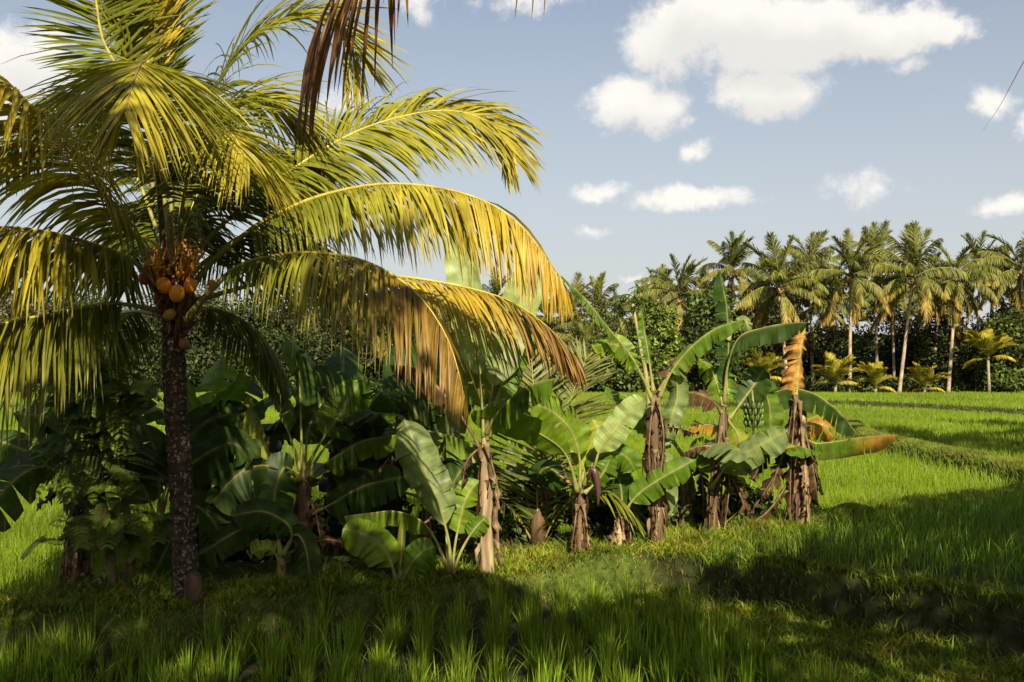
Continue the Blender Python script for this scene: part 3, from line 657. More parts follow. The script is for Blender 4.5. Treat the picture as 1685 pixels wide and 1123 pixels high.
K = dict
def build_bananas():
    banana('tall banana plant with a pale peeling straight stem and two upright pale leaves', 9.9, (803, 942), (797, 715), [.075, .066, .06, .04], [
        ([(797, 720, 0), (792, 650, .05), (780, 540, .1), (768, 440, .15), (757, 360, .2)], 46, K(kind='w', roll=22, fL=8, fR=26, tears=0, t0=.28, gap=.1, droop=0)),
        ([(800, 720, 0), (808, 650, .1), (832, 560, .2), (862, 475, .25), (889, 410, .3)], 44, K(kind='w', roll=-12, fL=16, fR=10, tears=0, t0=.26, gap=.1, droop=0)),
        ([(800, 725, 0), (812, 672, .1), (835, 612, .3), (862, 555, .5), (872, 530, .55)], 34, K(kind='g', roll=-30, tears=6, t0=.2)),
        ([(795, 760, 0), (783, 725, -.1), (762, 690, -.15), (735, 655, -.2), (690, 610, -.1), (640, 600, 0)], 30, K(kind='b', edge='k', tears=9, t0=.5, hang=.6, pet=(.36, .24, .09))),
        ([(800, 715, 0), (815, 685, -.1), (850, 648, -.2), (885, 630, -.3), (914, 623, -.4)], 44, K(kind='g', hang=.78, fL=60, fR=20, tears=7, t0=.22, wl=.7)),
        ([(797, 720, 0), (788, 640, .3), (770, 580, .6), (745, 560, .9)], 40, K(kind='l', tears=4)),
        ([(805, 720, 0), (815, 600, .4), (835, 540, .7), (800, 500, .9)], 40, K(kind='y', tears=4)),
    ], [([(800, 730, -.1), (818, 800, -.14), (818, 860, -.12), (826, 935, -.1)], 22, 't'), ([(790, 735, -.05), (768, 760, -.1), (760, 800, -.1)], 18, 'b')],
        stemcols=((.17, .115, .06), (.33, .25, .15)), shag=.9)
    banana('short banana plant with a long bright arching leaf and a maroon hanging bract', 10.5, (953, 920), (957, 800), [.065, .056, .05, .035], [
        ([(950, 810, -.05), (938, 765, -.15), (920, 736, -.25), (875, 708, -.4), (825, 692, -.55), (775, 683, -.65)], 34, K(kind='l', roll=-35, fL=6, fR=14, tears=0, t0=.26, droop=.1, wr=.9)),
        ([(955, 805, 0), (953, 750, 0), (938, 708, -.05), (910, 680, -.15), (878, 664, -.25)], 42, K(kind='l', roll=8, tears=2, t0=.3, droop=.1)),
        ([(960, 800, 0), (975, 765, .05), (1000, 745, .1), (1030, 752, .15), (1045, 775, .2)], 32, K(kind='g', hang=.3, tears=3, t0=.22)),
        ([(960, 800, 0), (978, 768, -.1), (988, 740, -.12), (1015, 706, -.12), (1042, 672, -.1), (1060, 655, -.1)], 30, K(kind='w', roll=15, fL=4, fR=10, tears=1, t0=.34, gap=.06, droop=0)),
        ([(955, 805, .1), (965, 760, .2), (985, 720, .3), (975, 690, .4)], 36, K(kind='y', tears=3)),
        ([(962, 812, -.1), (985, 790, -.1), (1000, 765, -.1), (1005, 748, -.1)], 26, K(kind='g', tears=2, roll=20)),
        ([(948, 812, 0), (930, 790, .2), (900, 770, .4), (880, 790, .5)], 34, K(kind='d', tears=3, hang=.3)),
    ], [([(945, 800, 0), (935, 790, -.05), (925, 765, -.1)], 10, 't'), ([(960, 830, -.08), (966, 870, -.1), (968, 918, -.08)], 16, 'b'), ([(950, 830, -.08), (945, 870, -.12), (940, 905, -.1)], 16, 'k')],
        bud=[(968, 790, -.1), (975, 770, -.14), (984, 800, -.14), (984, 835, -.12)], stemcols=((.10, .065, .035), (.19, .13, .07)), shag=1.)
    banana('smallest ragged banana sucker with a straw coloured split stem', 11.0, (1014, 920), (1022, 842), [.06, .06, .05, .035], [
        ([(1024, 845, 0), (1022, 805, -.05), (1012, 765, -.05), (1006, 738, 0)], 34, K(kind='d', roll=10, tears=2, t0=.1)),
        ([(1026, 848, -.05), (1042, 822, -.1), (1068, 800, -.15), (1105, 778, -.2), (1146, 756, -.2)], 30, K(kind='g', roll=-12, tears=1, t0=.16, fL=10, fR=30)),
        ([(1022, 845, 0), (1020, 790, .1), (1022, 755, .15), (1024, 742, .2)], 12, K(kind='y', tears=0, t0=.5)),
        ([(1020, 850, 0), (1025, 800, .2), (1040, 770, .3), (1070, 760, .4)], 28, K(kind='l', tears=2)),
    ], [([(1022, 850, -.05), (1010, 880, -.08), (1006, 915, -.1)], 16, 't'), ([(1030, 850, -.05), (1038, 880, -.1), (1036, 905, -.1)], 16, 'b')], stemcols=((.26, .18, .10), (.34, .24, .13)), shag=.8)
    banana('tall banana plant with a dark shaggy stem and a long ragged leaf stalk leaning left', 11.3, (1082, 902), (1077, 650), [.072, .07, .066, .04], [
        ([(1074, 660, 0), (1056, 618, .0), (1035, 582, .0), (1005, 545, 0), (965, 495, 0), (922, 452, 0)], 16, K(kind='g', hang=.75, tears=12, gap=.8, t0=.2, r0=.014)),
        ([(1068, 640, .1), (1030, 580, .2), (1000, 566, .2), (972, 572, .25)], 26, K(kind='l', hang=.4, tears=4, edge='y', t0=.3)),
        ([(1085, 655, 0), (1105, 612, -.05), (1135, 574, -.1), (1171, 545, -.15), (1200, 533, -.2), (1224, 526, -.2)], 26, K(kind='g', hang=.45, tears=6, t0=.24, wl=.5)),
        ([(1085, 645, 0), (1108, 612, .1), (1114, 650, .15), (1104, 690, .15), (1094, 735, .15)], 24, K(kind='p', roll=20, tears=2, t0=.2, edge='d')),
        ([(1080, 650, .1), (1082, 720, .2), (1095, 790, .2), (1105, 850, .2)], 26, K(kind='p', tears=3)),
        ([(1076, 645, .1), (1068, 590, .15), (1060, 540, .2), (1056, 510, .2)], 14, K(kind='g', tears=2, roll=50, t0=.3)),
        ([(1080, 650, .1), (1110, 600, .4), (1130, 580, .6), (1110, 620, .7)], 28, K(kind='b', edge='k', hang=.4, tears=6)),
    ], [([(1075, 655, -.08), (1068, 740, -.12), (1072, 800, -.1)], 18, 'k'), ([(1082, 655, -.08), (1092, 720, -.12), (1085, 800, -.1)], 18, 'b'), ([(1078, 740, -.08), (1080, 820, -.1), (1082, 895, -.08)], 18, 't'),
        ([(1085, 700, -.05), (1120, 705, -.1), (1150, 715, -.1)], 10, 'b')], stemcols=((.075, .047, .025), (.16, .105, .055)), shag=1.6)
    banana('banana plant with a torn upright leaf and a small bunch of green fruit', 11.8, (1166, 892), (1192, 660), [.062, .06, .056, .035], [
        ([(1192, 670, 0), (1197, 610, 0), (1199, 560, 0), (1195, 500, 0), (1184, 445, .05)], 26, K(kind='d', tears=14, gap=.35, wr=.25, t0=.12, roll=10)),
        ([(1192, 665, 0), (1197, 605, -.1), (1216, 556, -.2), (1256, 540, -.3), (1299, 532, -.4), (1330, 531, -.5)], 30, K(kind='d', hang=.75, tears=9, gap=.5, t0=.3)),
        ([(1190, 668, 0), (1175, 620, .05), (1160, 598, .05), (1148, 590, .05)], 26, K(kind='l', hang=.4, tears=3)),
        ([(1198, 560, 0), (1212, 535, -.05), (1225, 527, -.1), (1232, 545, -.15)], 16, K(kind='p', tears=2, hang=.3)),
        ([(1197, 600, .05), (1196, 625, 0), (1198, 650, -.05)], 22, K(kind='g', tears=3)),
        ([(1188, 680, 0), (1172, 660, -.1), (1150, 648, -.15), (1126, 645, -.2)], 24, K(kind='b', edge='k', hang=.5, tears=5)),
        ([(1185, 720, .1), (1175, 702, .2), (1155, 700, .2), (1132, 706, .2)], 20, K(kind='o', edge='y', hang=.5, tears=3)),
        ([(1170, 805, -.1), (1190, 775, -.2), (1215, 755, -.3), (1255, 730, -.4), (1299, 708, -.5)], 32, K(kind='p', roll=-10, fL=10, fR=14, tears=1, t0=.2, edge='d')),
        ([(1200, 690, .1), (1222, 660, .2), (1244, 630, .3), (1258, 606, .3)], 34, K(kind='d', tears=2, roll=15)),
        ([(1200, 690, .2), (1240, 640, .4), (1260, 650, .5), (1268, 690, .5), (1266, 720, .5)], 30, K(kind='g', tears=1, t0=.4)),
        ([(1196, 690, .1), (1215, 720, .1), (1214, 765, .1), (1204, 815, .1)], 26, K(kind='y', tears=3, t0=.1)),
        ([(1180, 800, .2), (1160, 740, .3), (1150, 760, .4)], 30, K(kind='l', tears=3)),
    ], [([(1188, 700, -.06), (1172, 780, -.1), (1166, 880, -.1)], 16, 'b'), ([(1195, 720, -.05), (1200, 800, -.1), (1190, 885, -.1)], 18, 'k'), ([(1188, 735, -.02), (1150, 735, -.05), (1122, 745, -.05)], 26, 'b'),
        ([(1190, 760, .1), (1215, 810, .0), (1230, 850, 0)], 28, 'b')], bunch=(1240, 690, .1), stemcols=((.09, .06, .032), (.18, .125, .07)), shag=1.3)
    banana('dying banana plant with thick shaggy brown stem and orange tipped leaf', 12.7, (1316, 868), (1313, 580), [.115, .10, .085, .045], [
        ([(1310, 665, -.12), (1314, 615, -.13), (1318, 575, -.12), (1325, 538, -.1)], 34, K(kind='n', edge='b', tears=11, gap=.5, t0=.03, roll=12, wr=.7, und=.06, hang=.25, eamt=1., fL=20, fR=45)),
        ([(1240, 668, 0), (1262, 652, 0), (1300, 640, -.1), (1342, 650, -.2), (1382, 680, -.3), (1408, 712, -.35)], 34, K(kind='d', hang=.6, tears=5, gap=.3, t0=.1, wl=.5)),
        ([(1318, 700, 0), (1335, 728, -.1), (1370, 728, -.2), (1420, 720, -.3), (1474, 716, -.4)], 32, K(kind='g', edge='b', hang=.55, tears=5, gap=.2, t0=.12, wl=.6, rot_tip=('o', .5, .8))),
        ([(1316, 740, .1), (1332, 710, .1), (1352, 700, .1), (1372, 722, .1)], 26, K(kind='o', edge='b', hang=.45, tears=4)),
        ([(1312, 720, .2), (1335, 700, .4), (1365, 695, .6), (1400, 705, .7)], 26, K(kind='y', hang=.4, tears=2)),
    ], [([(1308, 660, -.1), (1290, 740, -.15), (1262, 820, -.15)], 34, 'b'), ([(1306, 690, -.1), (1282, 770, -.12), (1235, 845, -.1)], 34, 'k'), ([(1320, 690, -.1), (1338, 770, -.14), (1348, 835, -.12)], 34, 'b'),
        ([(1316, 660, -.15), (1322, 760, -.2), (1330, 860, -.2)], 26, 't'), ([(1310, 650, -.15), (1302, 760, -.18), (1300, 860, -.18)], 22, 'b'), ([(1300, 720, 0), (1262, 750, 0), (1238, 790, 0)], 36, 'k'),
        ([(1318, 760, -.18), (1324, 810, -.2), (1322, 850, -.2)], 14, 't'), ([(1305, 700, -.1), (1255, 735, -.1), (1215, 760, -.05)], 26, 'k'), ([(1300, 790, -.1), (1265, 840, -.1), (1225, 868, -.1)], 26, 'b'),
        ([(1322, 700, -.1), (1346, 790, -.1), (1356, 815, -.1)], 24, 'k')],
        stemcols=((.10, .058, .028), (.20, .13, .065)), shag=2.2)
    banana('lone banana leaf rising from a low sucker beside the shaggy brown stem', 13.4, (1352, 862), (1356, 852), [.03, .03], [
        ([(1354, 860, 0), (1368, 838, 0), (1395, 828, 0), (1425, 832, -.05), (1450, 842, -.1)], 26, K(kind='l', hang=.5, fL=30, fR=10, tears=0, t0=.12)),
        ([(1354, 860, 0), (1345, 840, .1), (1330, 830, .1)], 14, K(kind='g', tears=1))], shag=0)
    # suckers in front of the thicket
    banana('young banana sucker with one huge pale leaf and fanned yellow stalks', 9.7, (742, 948), None, None, [
        ([(742, 945, 0), (738, 890, -.03), (722, 832, -.05), (698, 775, -.03), (676, 718, .0), (664, 690, .05)], 44, K(kind='p', roll=-14, fL=10, fR=24, tears=1, t0=.3, gap=.1, und=.02)),
        ([(740, 945, 0), (716, 888, -.08), (690, 856, -.12), (650, 842, -.15), (610, 845, -.18), (566, 850, -.2)], 26, K(kind='l', hang=.4, fL=20, fR=40, tears=1, t0=.34, gap=.1)),
        ([(745, 945, 0), (760, 905, .02), (780, 872, .05), (800, 850, .1)], 20, K(kind='g', tears=1, t0=.6)),
        ([(743, 945, 0), (752, 880, .1), (768, 820, .15), (790, 790, .2)], 34, K(kind='l', tears=1, t0=.4, roll=20)),
        ([(741, 945, 0), (735, 880, .2), (745, 800, .3), (770, 760, .35)], 40, K(kind='d', tears=2, t0=.4)),
    ], shag=0, kind='banana_plant')
    banana('low banana sucker with one rolled new leaf between broad leaves', 9.4, (657, 962), (659, 938), [.03, .028], [
        ([(657, 958, 0), (660, 920, -.02), (662, 880, -.02), (666, 848, 0)], 19, K(kind='y', fL=50, fR=55, tears=0, t0=.08, droop=0, und=.004)),
        ([(652, 958, 0), (640, 918, -.05), (612, 885, -.08), (564, 870, -.1)], 42, K(kind='l', roll=10, tears=1, t0=.2, gap=.1)),
        ([(662, 958, 0), (676, 930, -.02), (696, 908, -.02), (716, 900, 0)], 34, K(kind='g', tears=0, t0=.14)),
        ([(656, 958, 0), (640, 930, .1), (620, 915, .15), (600, 930, .2)], 30, K(kind='d', tears=1)),
    ], shag=0)
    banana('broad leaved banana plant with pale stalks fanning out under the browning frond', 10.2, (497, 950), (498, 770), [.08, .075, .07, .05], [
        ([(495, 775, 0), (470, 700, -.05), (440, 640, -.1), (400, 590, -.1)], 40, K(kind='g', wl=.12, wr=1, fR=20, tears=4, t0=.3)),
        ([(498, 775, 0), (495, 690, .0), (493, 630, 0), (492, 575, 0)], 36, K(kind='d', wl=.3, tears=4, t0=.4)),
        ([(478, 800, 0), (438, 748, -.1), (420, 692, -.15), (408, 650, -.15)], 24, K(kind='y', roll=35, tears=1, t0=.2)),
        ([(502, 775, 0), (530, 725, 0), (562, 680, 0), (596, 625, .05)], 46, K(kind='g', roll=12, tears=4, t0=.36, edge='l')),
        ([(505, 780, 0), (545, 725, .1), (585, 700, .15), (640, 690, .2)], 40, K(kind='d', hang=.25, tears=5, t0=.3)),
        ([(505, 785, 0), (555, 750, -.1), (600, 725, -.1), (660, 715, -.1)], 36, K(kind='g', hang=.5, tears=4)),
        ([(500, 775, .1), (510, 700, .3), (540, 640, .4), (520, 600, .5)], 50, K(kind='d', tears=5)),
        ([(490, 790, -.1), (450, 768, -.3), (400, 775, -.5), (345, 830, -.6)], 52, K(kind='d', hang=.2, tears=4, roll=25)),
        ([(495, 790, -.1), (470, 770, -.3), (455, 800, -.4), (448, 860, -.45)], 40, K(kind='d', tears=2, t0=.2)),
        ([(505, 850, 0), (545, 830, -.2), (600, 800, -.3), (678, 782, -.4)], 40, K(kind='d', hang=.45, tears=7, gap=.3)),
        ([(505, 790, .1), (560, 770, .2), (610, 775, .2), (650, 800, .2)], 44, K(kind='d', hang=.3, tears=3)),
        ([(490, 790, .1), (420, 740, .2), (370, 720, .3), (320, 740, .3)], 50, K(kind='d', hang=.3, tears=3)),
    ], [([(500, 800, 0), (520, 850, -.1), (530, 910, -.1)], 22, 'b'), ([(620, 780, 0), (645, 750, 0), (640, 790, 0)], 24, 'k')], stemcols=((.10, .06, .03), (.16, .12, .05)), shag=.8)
    banana('small banana plant with splayed green stalks on the bund right of the palm trunk', 9.3, (464, 958), (462, 915), [.045, .04], [
        ([(460, 920, 0), (445, 905, -.05), (430, 905, -.08), (412, 912, -.1)], 22, K(kind='y', tears=1, roll=-20)),
        ([(465, 915, 0), (480, 885, -.05), (470, 860, -.1), (430, 842, -.15), (380, 850, -.2)], 34, K(kind='d', hang=.3, tears=3)),
        ([(465, 915, 0), (485, 880, -.05), (502, 900, -.1), (512, 960, -.12)], 30, K(kind='d', hang=.2, tears=2)),
        ([(462, 915, 0), (450, 870, 0), (400, 870, -.05), (300, 930, -.1)], 36, K(kind='d', hang=.4, tears=3)),
        ([(466, 915, 0), (500, 900, .1), (540, 888, .1), (580, 900, .1)], 11, K(kind='b', edge='k', hang=.3, tears=8, und=.05, gap=.6)),
    ], shag=.3, stemcols=((.16, .14, .05), (.22, .18, .08)))
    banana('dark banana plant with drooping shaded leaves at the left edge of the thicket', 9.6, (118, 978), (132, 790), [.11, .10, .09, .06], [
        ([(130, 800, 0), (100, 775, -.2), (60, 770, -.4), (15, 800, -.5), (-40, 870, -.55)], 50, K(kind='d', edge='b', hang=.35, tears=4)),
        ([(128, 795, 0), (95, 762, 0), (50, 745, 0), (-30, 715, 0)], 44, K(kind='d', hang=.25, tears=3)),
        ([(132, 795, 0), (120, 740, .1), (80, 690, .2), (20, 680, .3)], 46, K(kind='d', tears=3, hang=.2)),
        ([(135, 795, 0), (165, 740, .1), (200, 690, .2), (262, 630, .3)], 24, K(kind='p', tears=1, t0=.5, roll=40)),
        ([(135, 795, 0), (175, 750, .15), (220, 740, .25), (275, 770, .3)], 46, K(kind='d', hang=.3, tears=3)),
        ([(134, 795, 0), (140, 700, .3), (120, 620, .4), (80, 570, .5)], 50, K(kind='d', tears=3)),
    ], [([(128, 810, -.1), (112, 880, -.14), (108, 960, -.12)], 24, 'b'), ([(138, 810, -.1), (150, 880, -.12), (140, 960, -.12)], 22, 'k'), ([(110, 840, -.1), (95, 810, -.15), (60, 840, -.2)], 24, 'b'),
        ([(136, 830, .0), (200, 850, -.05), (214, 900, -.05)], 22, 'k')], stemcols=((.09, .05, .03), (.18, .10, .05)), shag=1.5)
    banana('banana plant with leaves darkened for shade close behind the flecked palm trunk', 9.9, (255, 970), (262, 850), [.07, .065, .05], [
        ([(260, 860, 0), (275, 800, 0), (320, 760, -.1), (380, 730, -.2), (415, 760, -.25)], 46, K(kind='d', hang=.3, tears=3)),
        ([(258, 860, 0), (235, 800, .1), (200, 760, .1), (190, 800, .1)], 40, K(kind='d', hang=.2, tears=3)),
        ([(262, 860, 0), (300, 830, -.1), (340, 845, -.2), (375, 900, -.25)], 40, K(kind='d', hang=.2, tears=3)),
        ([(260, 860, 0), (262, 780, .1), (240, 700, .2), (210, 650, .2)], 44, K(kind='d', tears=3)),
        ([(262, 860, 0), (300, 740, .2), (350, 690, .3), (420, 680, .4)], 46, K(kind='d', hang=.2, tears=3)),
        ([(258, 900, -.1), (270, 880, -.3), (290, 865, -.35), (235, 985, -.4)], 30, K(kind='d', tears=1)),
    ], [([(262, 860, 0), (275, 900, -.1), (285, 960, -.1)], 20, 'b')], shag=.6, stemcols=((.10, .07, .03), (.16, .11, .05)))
    banana('banana plant in the middle of the thicket with a raised striped leaf', 10.7, (700, 935), (704, 800), [.07, .065, .05], [
        ([(704, 805, 0), (725, 750, 0), (738, 700, 0), (735, 645, .05)], 36, K(kind='p', roll=-20, tears=2, t0=.3)),
        ([(702, 805, 0), (700, 740, 0), (690, 690, 0), (660, 650, 0)], 40, K(kind='d', tears=3)),
        ([(702, 805, 0), (690, 720, .2), (660, 665, .3), (610, 650, .4)], 40, K(kind='l', hang=.35, tears=3)),
        ([(704, 805, 0), (720, 720, .2), (750, 670, .3), (780, 660, .3)], 38, K(kind='d', tears=3)),
        ([(702, 805, 0), (660, 750, .1), (620, 740, .1), (575, 760, .1)], 42, K(kind='d', hang=.3, tears=3)),
        ([(702, 805, 0), (680, 700, .4), (700, 640, .5), (740, 610, .6)], 44, K(kind='g', tears=3)),
        ([(706, 810, 0), (740, 780, 0), (770, 790, 0), (790, 830, 0)], 36, K(kind='d', tears=3, hang=.2)),
        ([(700, 820, 0), (650, 810, -.1), (610, 830, -.1), (590, 880, -.1)], 36, K(kind='d', tears=3, hang=.2)),
    ], [([(704, 800, 0), (720, 780, -.1), (745, 800, -.1)], 16, 't'), ([(700, 820, 0), (690, 880, -.1), (690, 930, -.1)], 22, 'b'), ([(650, 800, 0), (640, 770, 0), (625, 800, -.05)], 20, 'b'), ([(770, 760, 0), (760, 790, -.05), (790, 800, -.05)], 22, 'b')], shag=.9, stemcols=((.10, .06, .03), (.2, .13, .06)))
build_bananas()

def auto_banana(px, py, Y, h, seed, label, kinds='dgdl', nl=7, hide=True):
    """a banana plant grown by rule, for the second row of the thicket"""
    r_ = random.Random(seed)
    b = W(px, py, Y); b[2] = float(gz(b[0], b[1])) - .02
    ro = thing('banana_plant', label, 'banana plant', b, 'banana plants along the bund')
    tp = b + np.array([r_.uniform(-.1, .1), 0, h]); mb = MB()
    stem_tube(mb, [b, (b + tp) / 2, tp], [.09, .08, .06], ((.10, .06, .03), (.2, .14, .06)), shag=1.); mb.build('pseudostem', M_STEM, ro)
    for k in range(nl):
        a = k * 2.4 + r_.uniform(-.4, .4); e = math.radians(r_.uniform(25, 80)); L = r_.uniform(1.1, 1.6)
        d = np.array([math.cos(a) * math.cos(e), math.sin(a) * math.cos(e), math.sin(e)]); hd = np.array([math.cos(a), math.sin(a), 0])
        s = np.linspace(0, 1, 5)
        c = [tp + d * L * q + hd * L * .25 * q ** 2 + np.array([0, 0, -1.]) * L * (.55 * q ** 2.2) * math.cos(e) for q in s]
        kd = kinds[k % len(kinds)]
        banana_leaf(c, r_.uniform(.2, .27), kd, tears=r_.randint(1, 5), t0=.24, up=(-hd * math.sin(e) + np.array([0, 0, math.cos(e) + .3])), fL=14, fR=14, hang=.12).build('leaf', M_BAN, ro)
    for k in range(3):
        a = r_.uniform(0, 6.28); hd = np.array([math.cos(a), math.sin(a), 0])
        c = [tp - np.array([0, 0, .05]), tp + hd * .22 + np.array([0, 0, -.15]), tp + hd * .25 + np.array([0, 0, -h * .8])]
        banana_leaf(c, .12, 'b', 'k', tears=8, t0=.05, hang=.3, und=.04, gap=.6, fL=50, fR=50, up=(hd[1], -hd[0], .2)).build('dead_leaf', M_DEAD, ro)
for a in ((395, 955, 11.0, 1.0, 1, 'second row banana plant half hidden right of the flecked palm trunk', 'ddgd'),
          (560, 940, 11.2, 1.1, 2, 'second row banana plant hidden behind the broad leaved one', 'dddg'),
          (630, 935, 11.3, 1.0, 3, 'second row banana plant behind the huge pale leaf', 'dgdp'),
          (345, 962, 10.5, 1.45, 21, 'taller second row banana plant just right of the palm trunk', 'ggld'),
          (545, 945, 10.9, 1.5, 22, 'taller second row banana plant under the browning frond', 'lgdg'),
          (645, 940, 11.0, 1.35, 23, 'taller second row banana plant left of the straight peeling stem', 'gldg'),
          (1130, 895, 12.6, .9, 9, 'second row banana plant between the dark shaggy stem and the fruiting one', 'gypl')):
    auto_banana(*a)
def stump():
    b = W(318, 990, 8.6); b[2] = float(gz(b[0], b[1])) - .02
    ro = thing('banana_stump', 'cut brown banana stump leaning against the palm trunk base', 'stump', b)
    mb = MB(); stem_tube(mb, [b, b + np.array([.0, 0, .15]), b + np.array([-.01, 0, .31])], [.085, .08, .072], ((.055, .034, .02), (.095, .06, .036)), shag=0); mb.build('stem', M_STEM, ro)
stump()

def undergrowth():
    for px, py, Y, h, wd, lab in ((590, 945, 10.9, .8, 1.0, 'dark leafy shrub added for shade in the gap left of the young sucker stalks'), (860, 930, 11.9, .75, 1.1, 'dark leafy shrub added for shade under the young coconut palm'), (985, 912, 12.0, .6, .9, 'dark leafy shrub added for shade between the maroon bract and the straw sucker'),
                                  (1045, 905, 12.2, .7, .9, 'dark leafy shrub added for shade left of the tall shaggy stem'), (1215, 880, 12.9, .6, 1.1, 'dark leafy shrub added for shade between the fruiting and the dying banana'), (420, 958, 10.9, .8, 1.2, 'dark leafy shrub added for shade right behind the small splayed banana'),
                                  (770, 938, 11.5, .8, 1.0, 'dark leafy shrub added for shade behind the straight peeling stem'), (1120, 892, 12.8, .55, .8, 'dark leafy shrub added for shade right of the tall shaggy stem')):
        b = W(px, py, Y); b[2] = float(gz(b[0], b[1])) - .02
        ro = thing('shrub', lab, 'shrub', b, 'dark shrubs added for shade under the bananas'); mb = MB(); ms = MB()  # dark shrubs added where deep shade lies under the bananas
        for k in range(9):
            c = b + np.array([rng.uniform(-.5, .5) * wd * .8, rng.uniform(-.2, .25), rng.uniform(.2, .8) * h])
            leafcloud(mb, c, (.22 * wd, .2, .2 * h + .06), 130, .10, np.array([.05, .08, .018]) * rng.uniform(.6, 1.4))
            ms.tube([b, (b + c) / 2 + np.array([0, 0, .05]), c], [.012, .008, .004], (.10, .07, .04), 5)
        mb.build('foliage', M_FOL, ro, smooth=False); ms.build('stem', M_STEM, ro)
    mb = MB(); n = 2600
    x = rng.uniform(-6, 5, n); y = rng.uniform(8, 15, n); d1, dl, dq, back, w1 = zones(x, y); ok = (w1 > .5) & (d1 > -.1); x, y = x[ok], y[ok]; k = len(x)
    p = np.stack([x, y, gz(x, y) + .015], 1); a = rng.uniform(0, 6.28, k); A = np.stack([np.cos(a), np.sin(a), rng.normal(0, .2, k)], 1); Bv = np.stack([-np.sin(a), np.cos(a), rng.normal(0, .3, k)], 1)
    L = rng.uniform(.03, .12, k)[:, None]; q = np.linspace(-1, 1, 4)
    G = np.stack([np.stack([p + A * L * t + np.array([0, 0, .3]) * L * (1 - t * t) * .5 - Bv * L * .3 * (1.05 - abs(t)), p + A * L * t + np.array([0, 0, .3]) * L * (1 - t * t) * .5 + Bv * L * .3 * (1.05 - abs(t))], 1) for t in q], 1)
    c = np.where(rng.random((k, 1)) < .7, KC['b'], KC['t']) * rng.uniform(.4, 1.1, (k, 1))
    mb.grid(G, np.broadcast_to(c[:, None, None], G.shape)); o = mb.build('leaf_litter', M_DEAD); o['kind'] = 'stuff'
    tag(o, 'dry brown leaf litter strewn under the banana plants', 'leaf litter')

# young coconut seedling behind the row
def young_palm():
    Y = 11.4; b = W(886, 925, Y); b[2] = float(gz(b[0], b[1])) - .02
    r = thing('young_palm', 'stemless young coconut palm with one stiff upright frond behind the straight banana stem', 'palm tree', b)
    mb = MB(); mb.tube([b, b + np.array([0, 0, .25]), b + np.array([0, 0, .45])], [.11, .09, .04], (.10, .06, .03), 10); mb.build('stem_base', M_STEM, r)
    PG = gradcol([(0, (.10, .13, .03)), (1, (.20, .21, .06))])
    for ctrl, o in [([(886, 900, 0), (884, 820, -.05), (881, 720, -.05), (878, 640, 0), (874, 585, .1)], K(n=46, L=.72, g=.1, t0=.12, tilt=.05, up=(.15, -1, 0), a0=28, a1=50, w=.034, cols=PG)),
                    ([(890, 900, 0), (905, 800, 0), (925, 710, .05), (945, 640, .1), (965, 590, .2)], K(n=44, L=.62, g=.15, t0=.35, tilt=.1, up=(-.4, -1, 0), a0=25, a1=55, w=.03, cols=PG)),
                    ([(888, 905, 0), (915, 850, -.1), (955, 810, -.2), (1000, 810, -.3), (1040, 850, -.35)], K(n=40, L=.6, g=.8, t0=.2, w=.032, cols=C_G)),
                    ([(884, 905, 0), (850, 850, -.1), (815, 820, -.2), (785, 840, -.3), (765, 890, -.3)], K(n=40, L=.6, g=.8, t0=.2, w=.032, cols=C_D)),
                    ([(886, 905, 0), (900, 840, .3), (930, 800, .6), (970, 800, .9)], K(n=40, L=.6, g=.6, t0=.2, w=.032, cols=C_D)),
                    ([(886, 905, 0), (870, 830, .3), (840, 780, .6), (810, 770, .9)], K(n=40, L=.65, g=.6, t0=.2, w=.032, cols=C_D))]:
        ml, mr = MB(), MB(); frond(ml, mr, [W(p, q, Y + d) for p, q, d in ctrl], r0=.016, **o)
        f = ml.build('frond', M_PALM, r); mr.build('rachis', M_RACH, f)
    mb = banana_leaf([W(p, q, Y + d) for p, q, d in ((892, 740, -.15), (890, 790, -.2), (895, 800, -.22), (902, 835, -.2))], .12, 'b', 't', tears=3, t0=.3, hang=.4, fL=40, fR=40)
    mb.build('dead_leaf', M_DEAD, r)
young_palm()

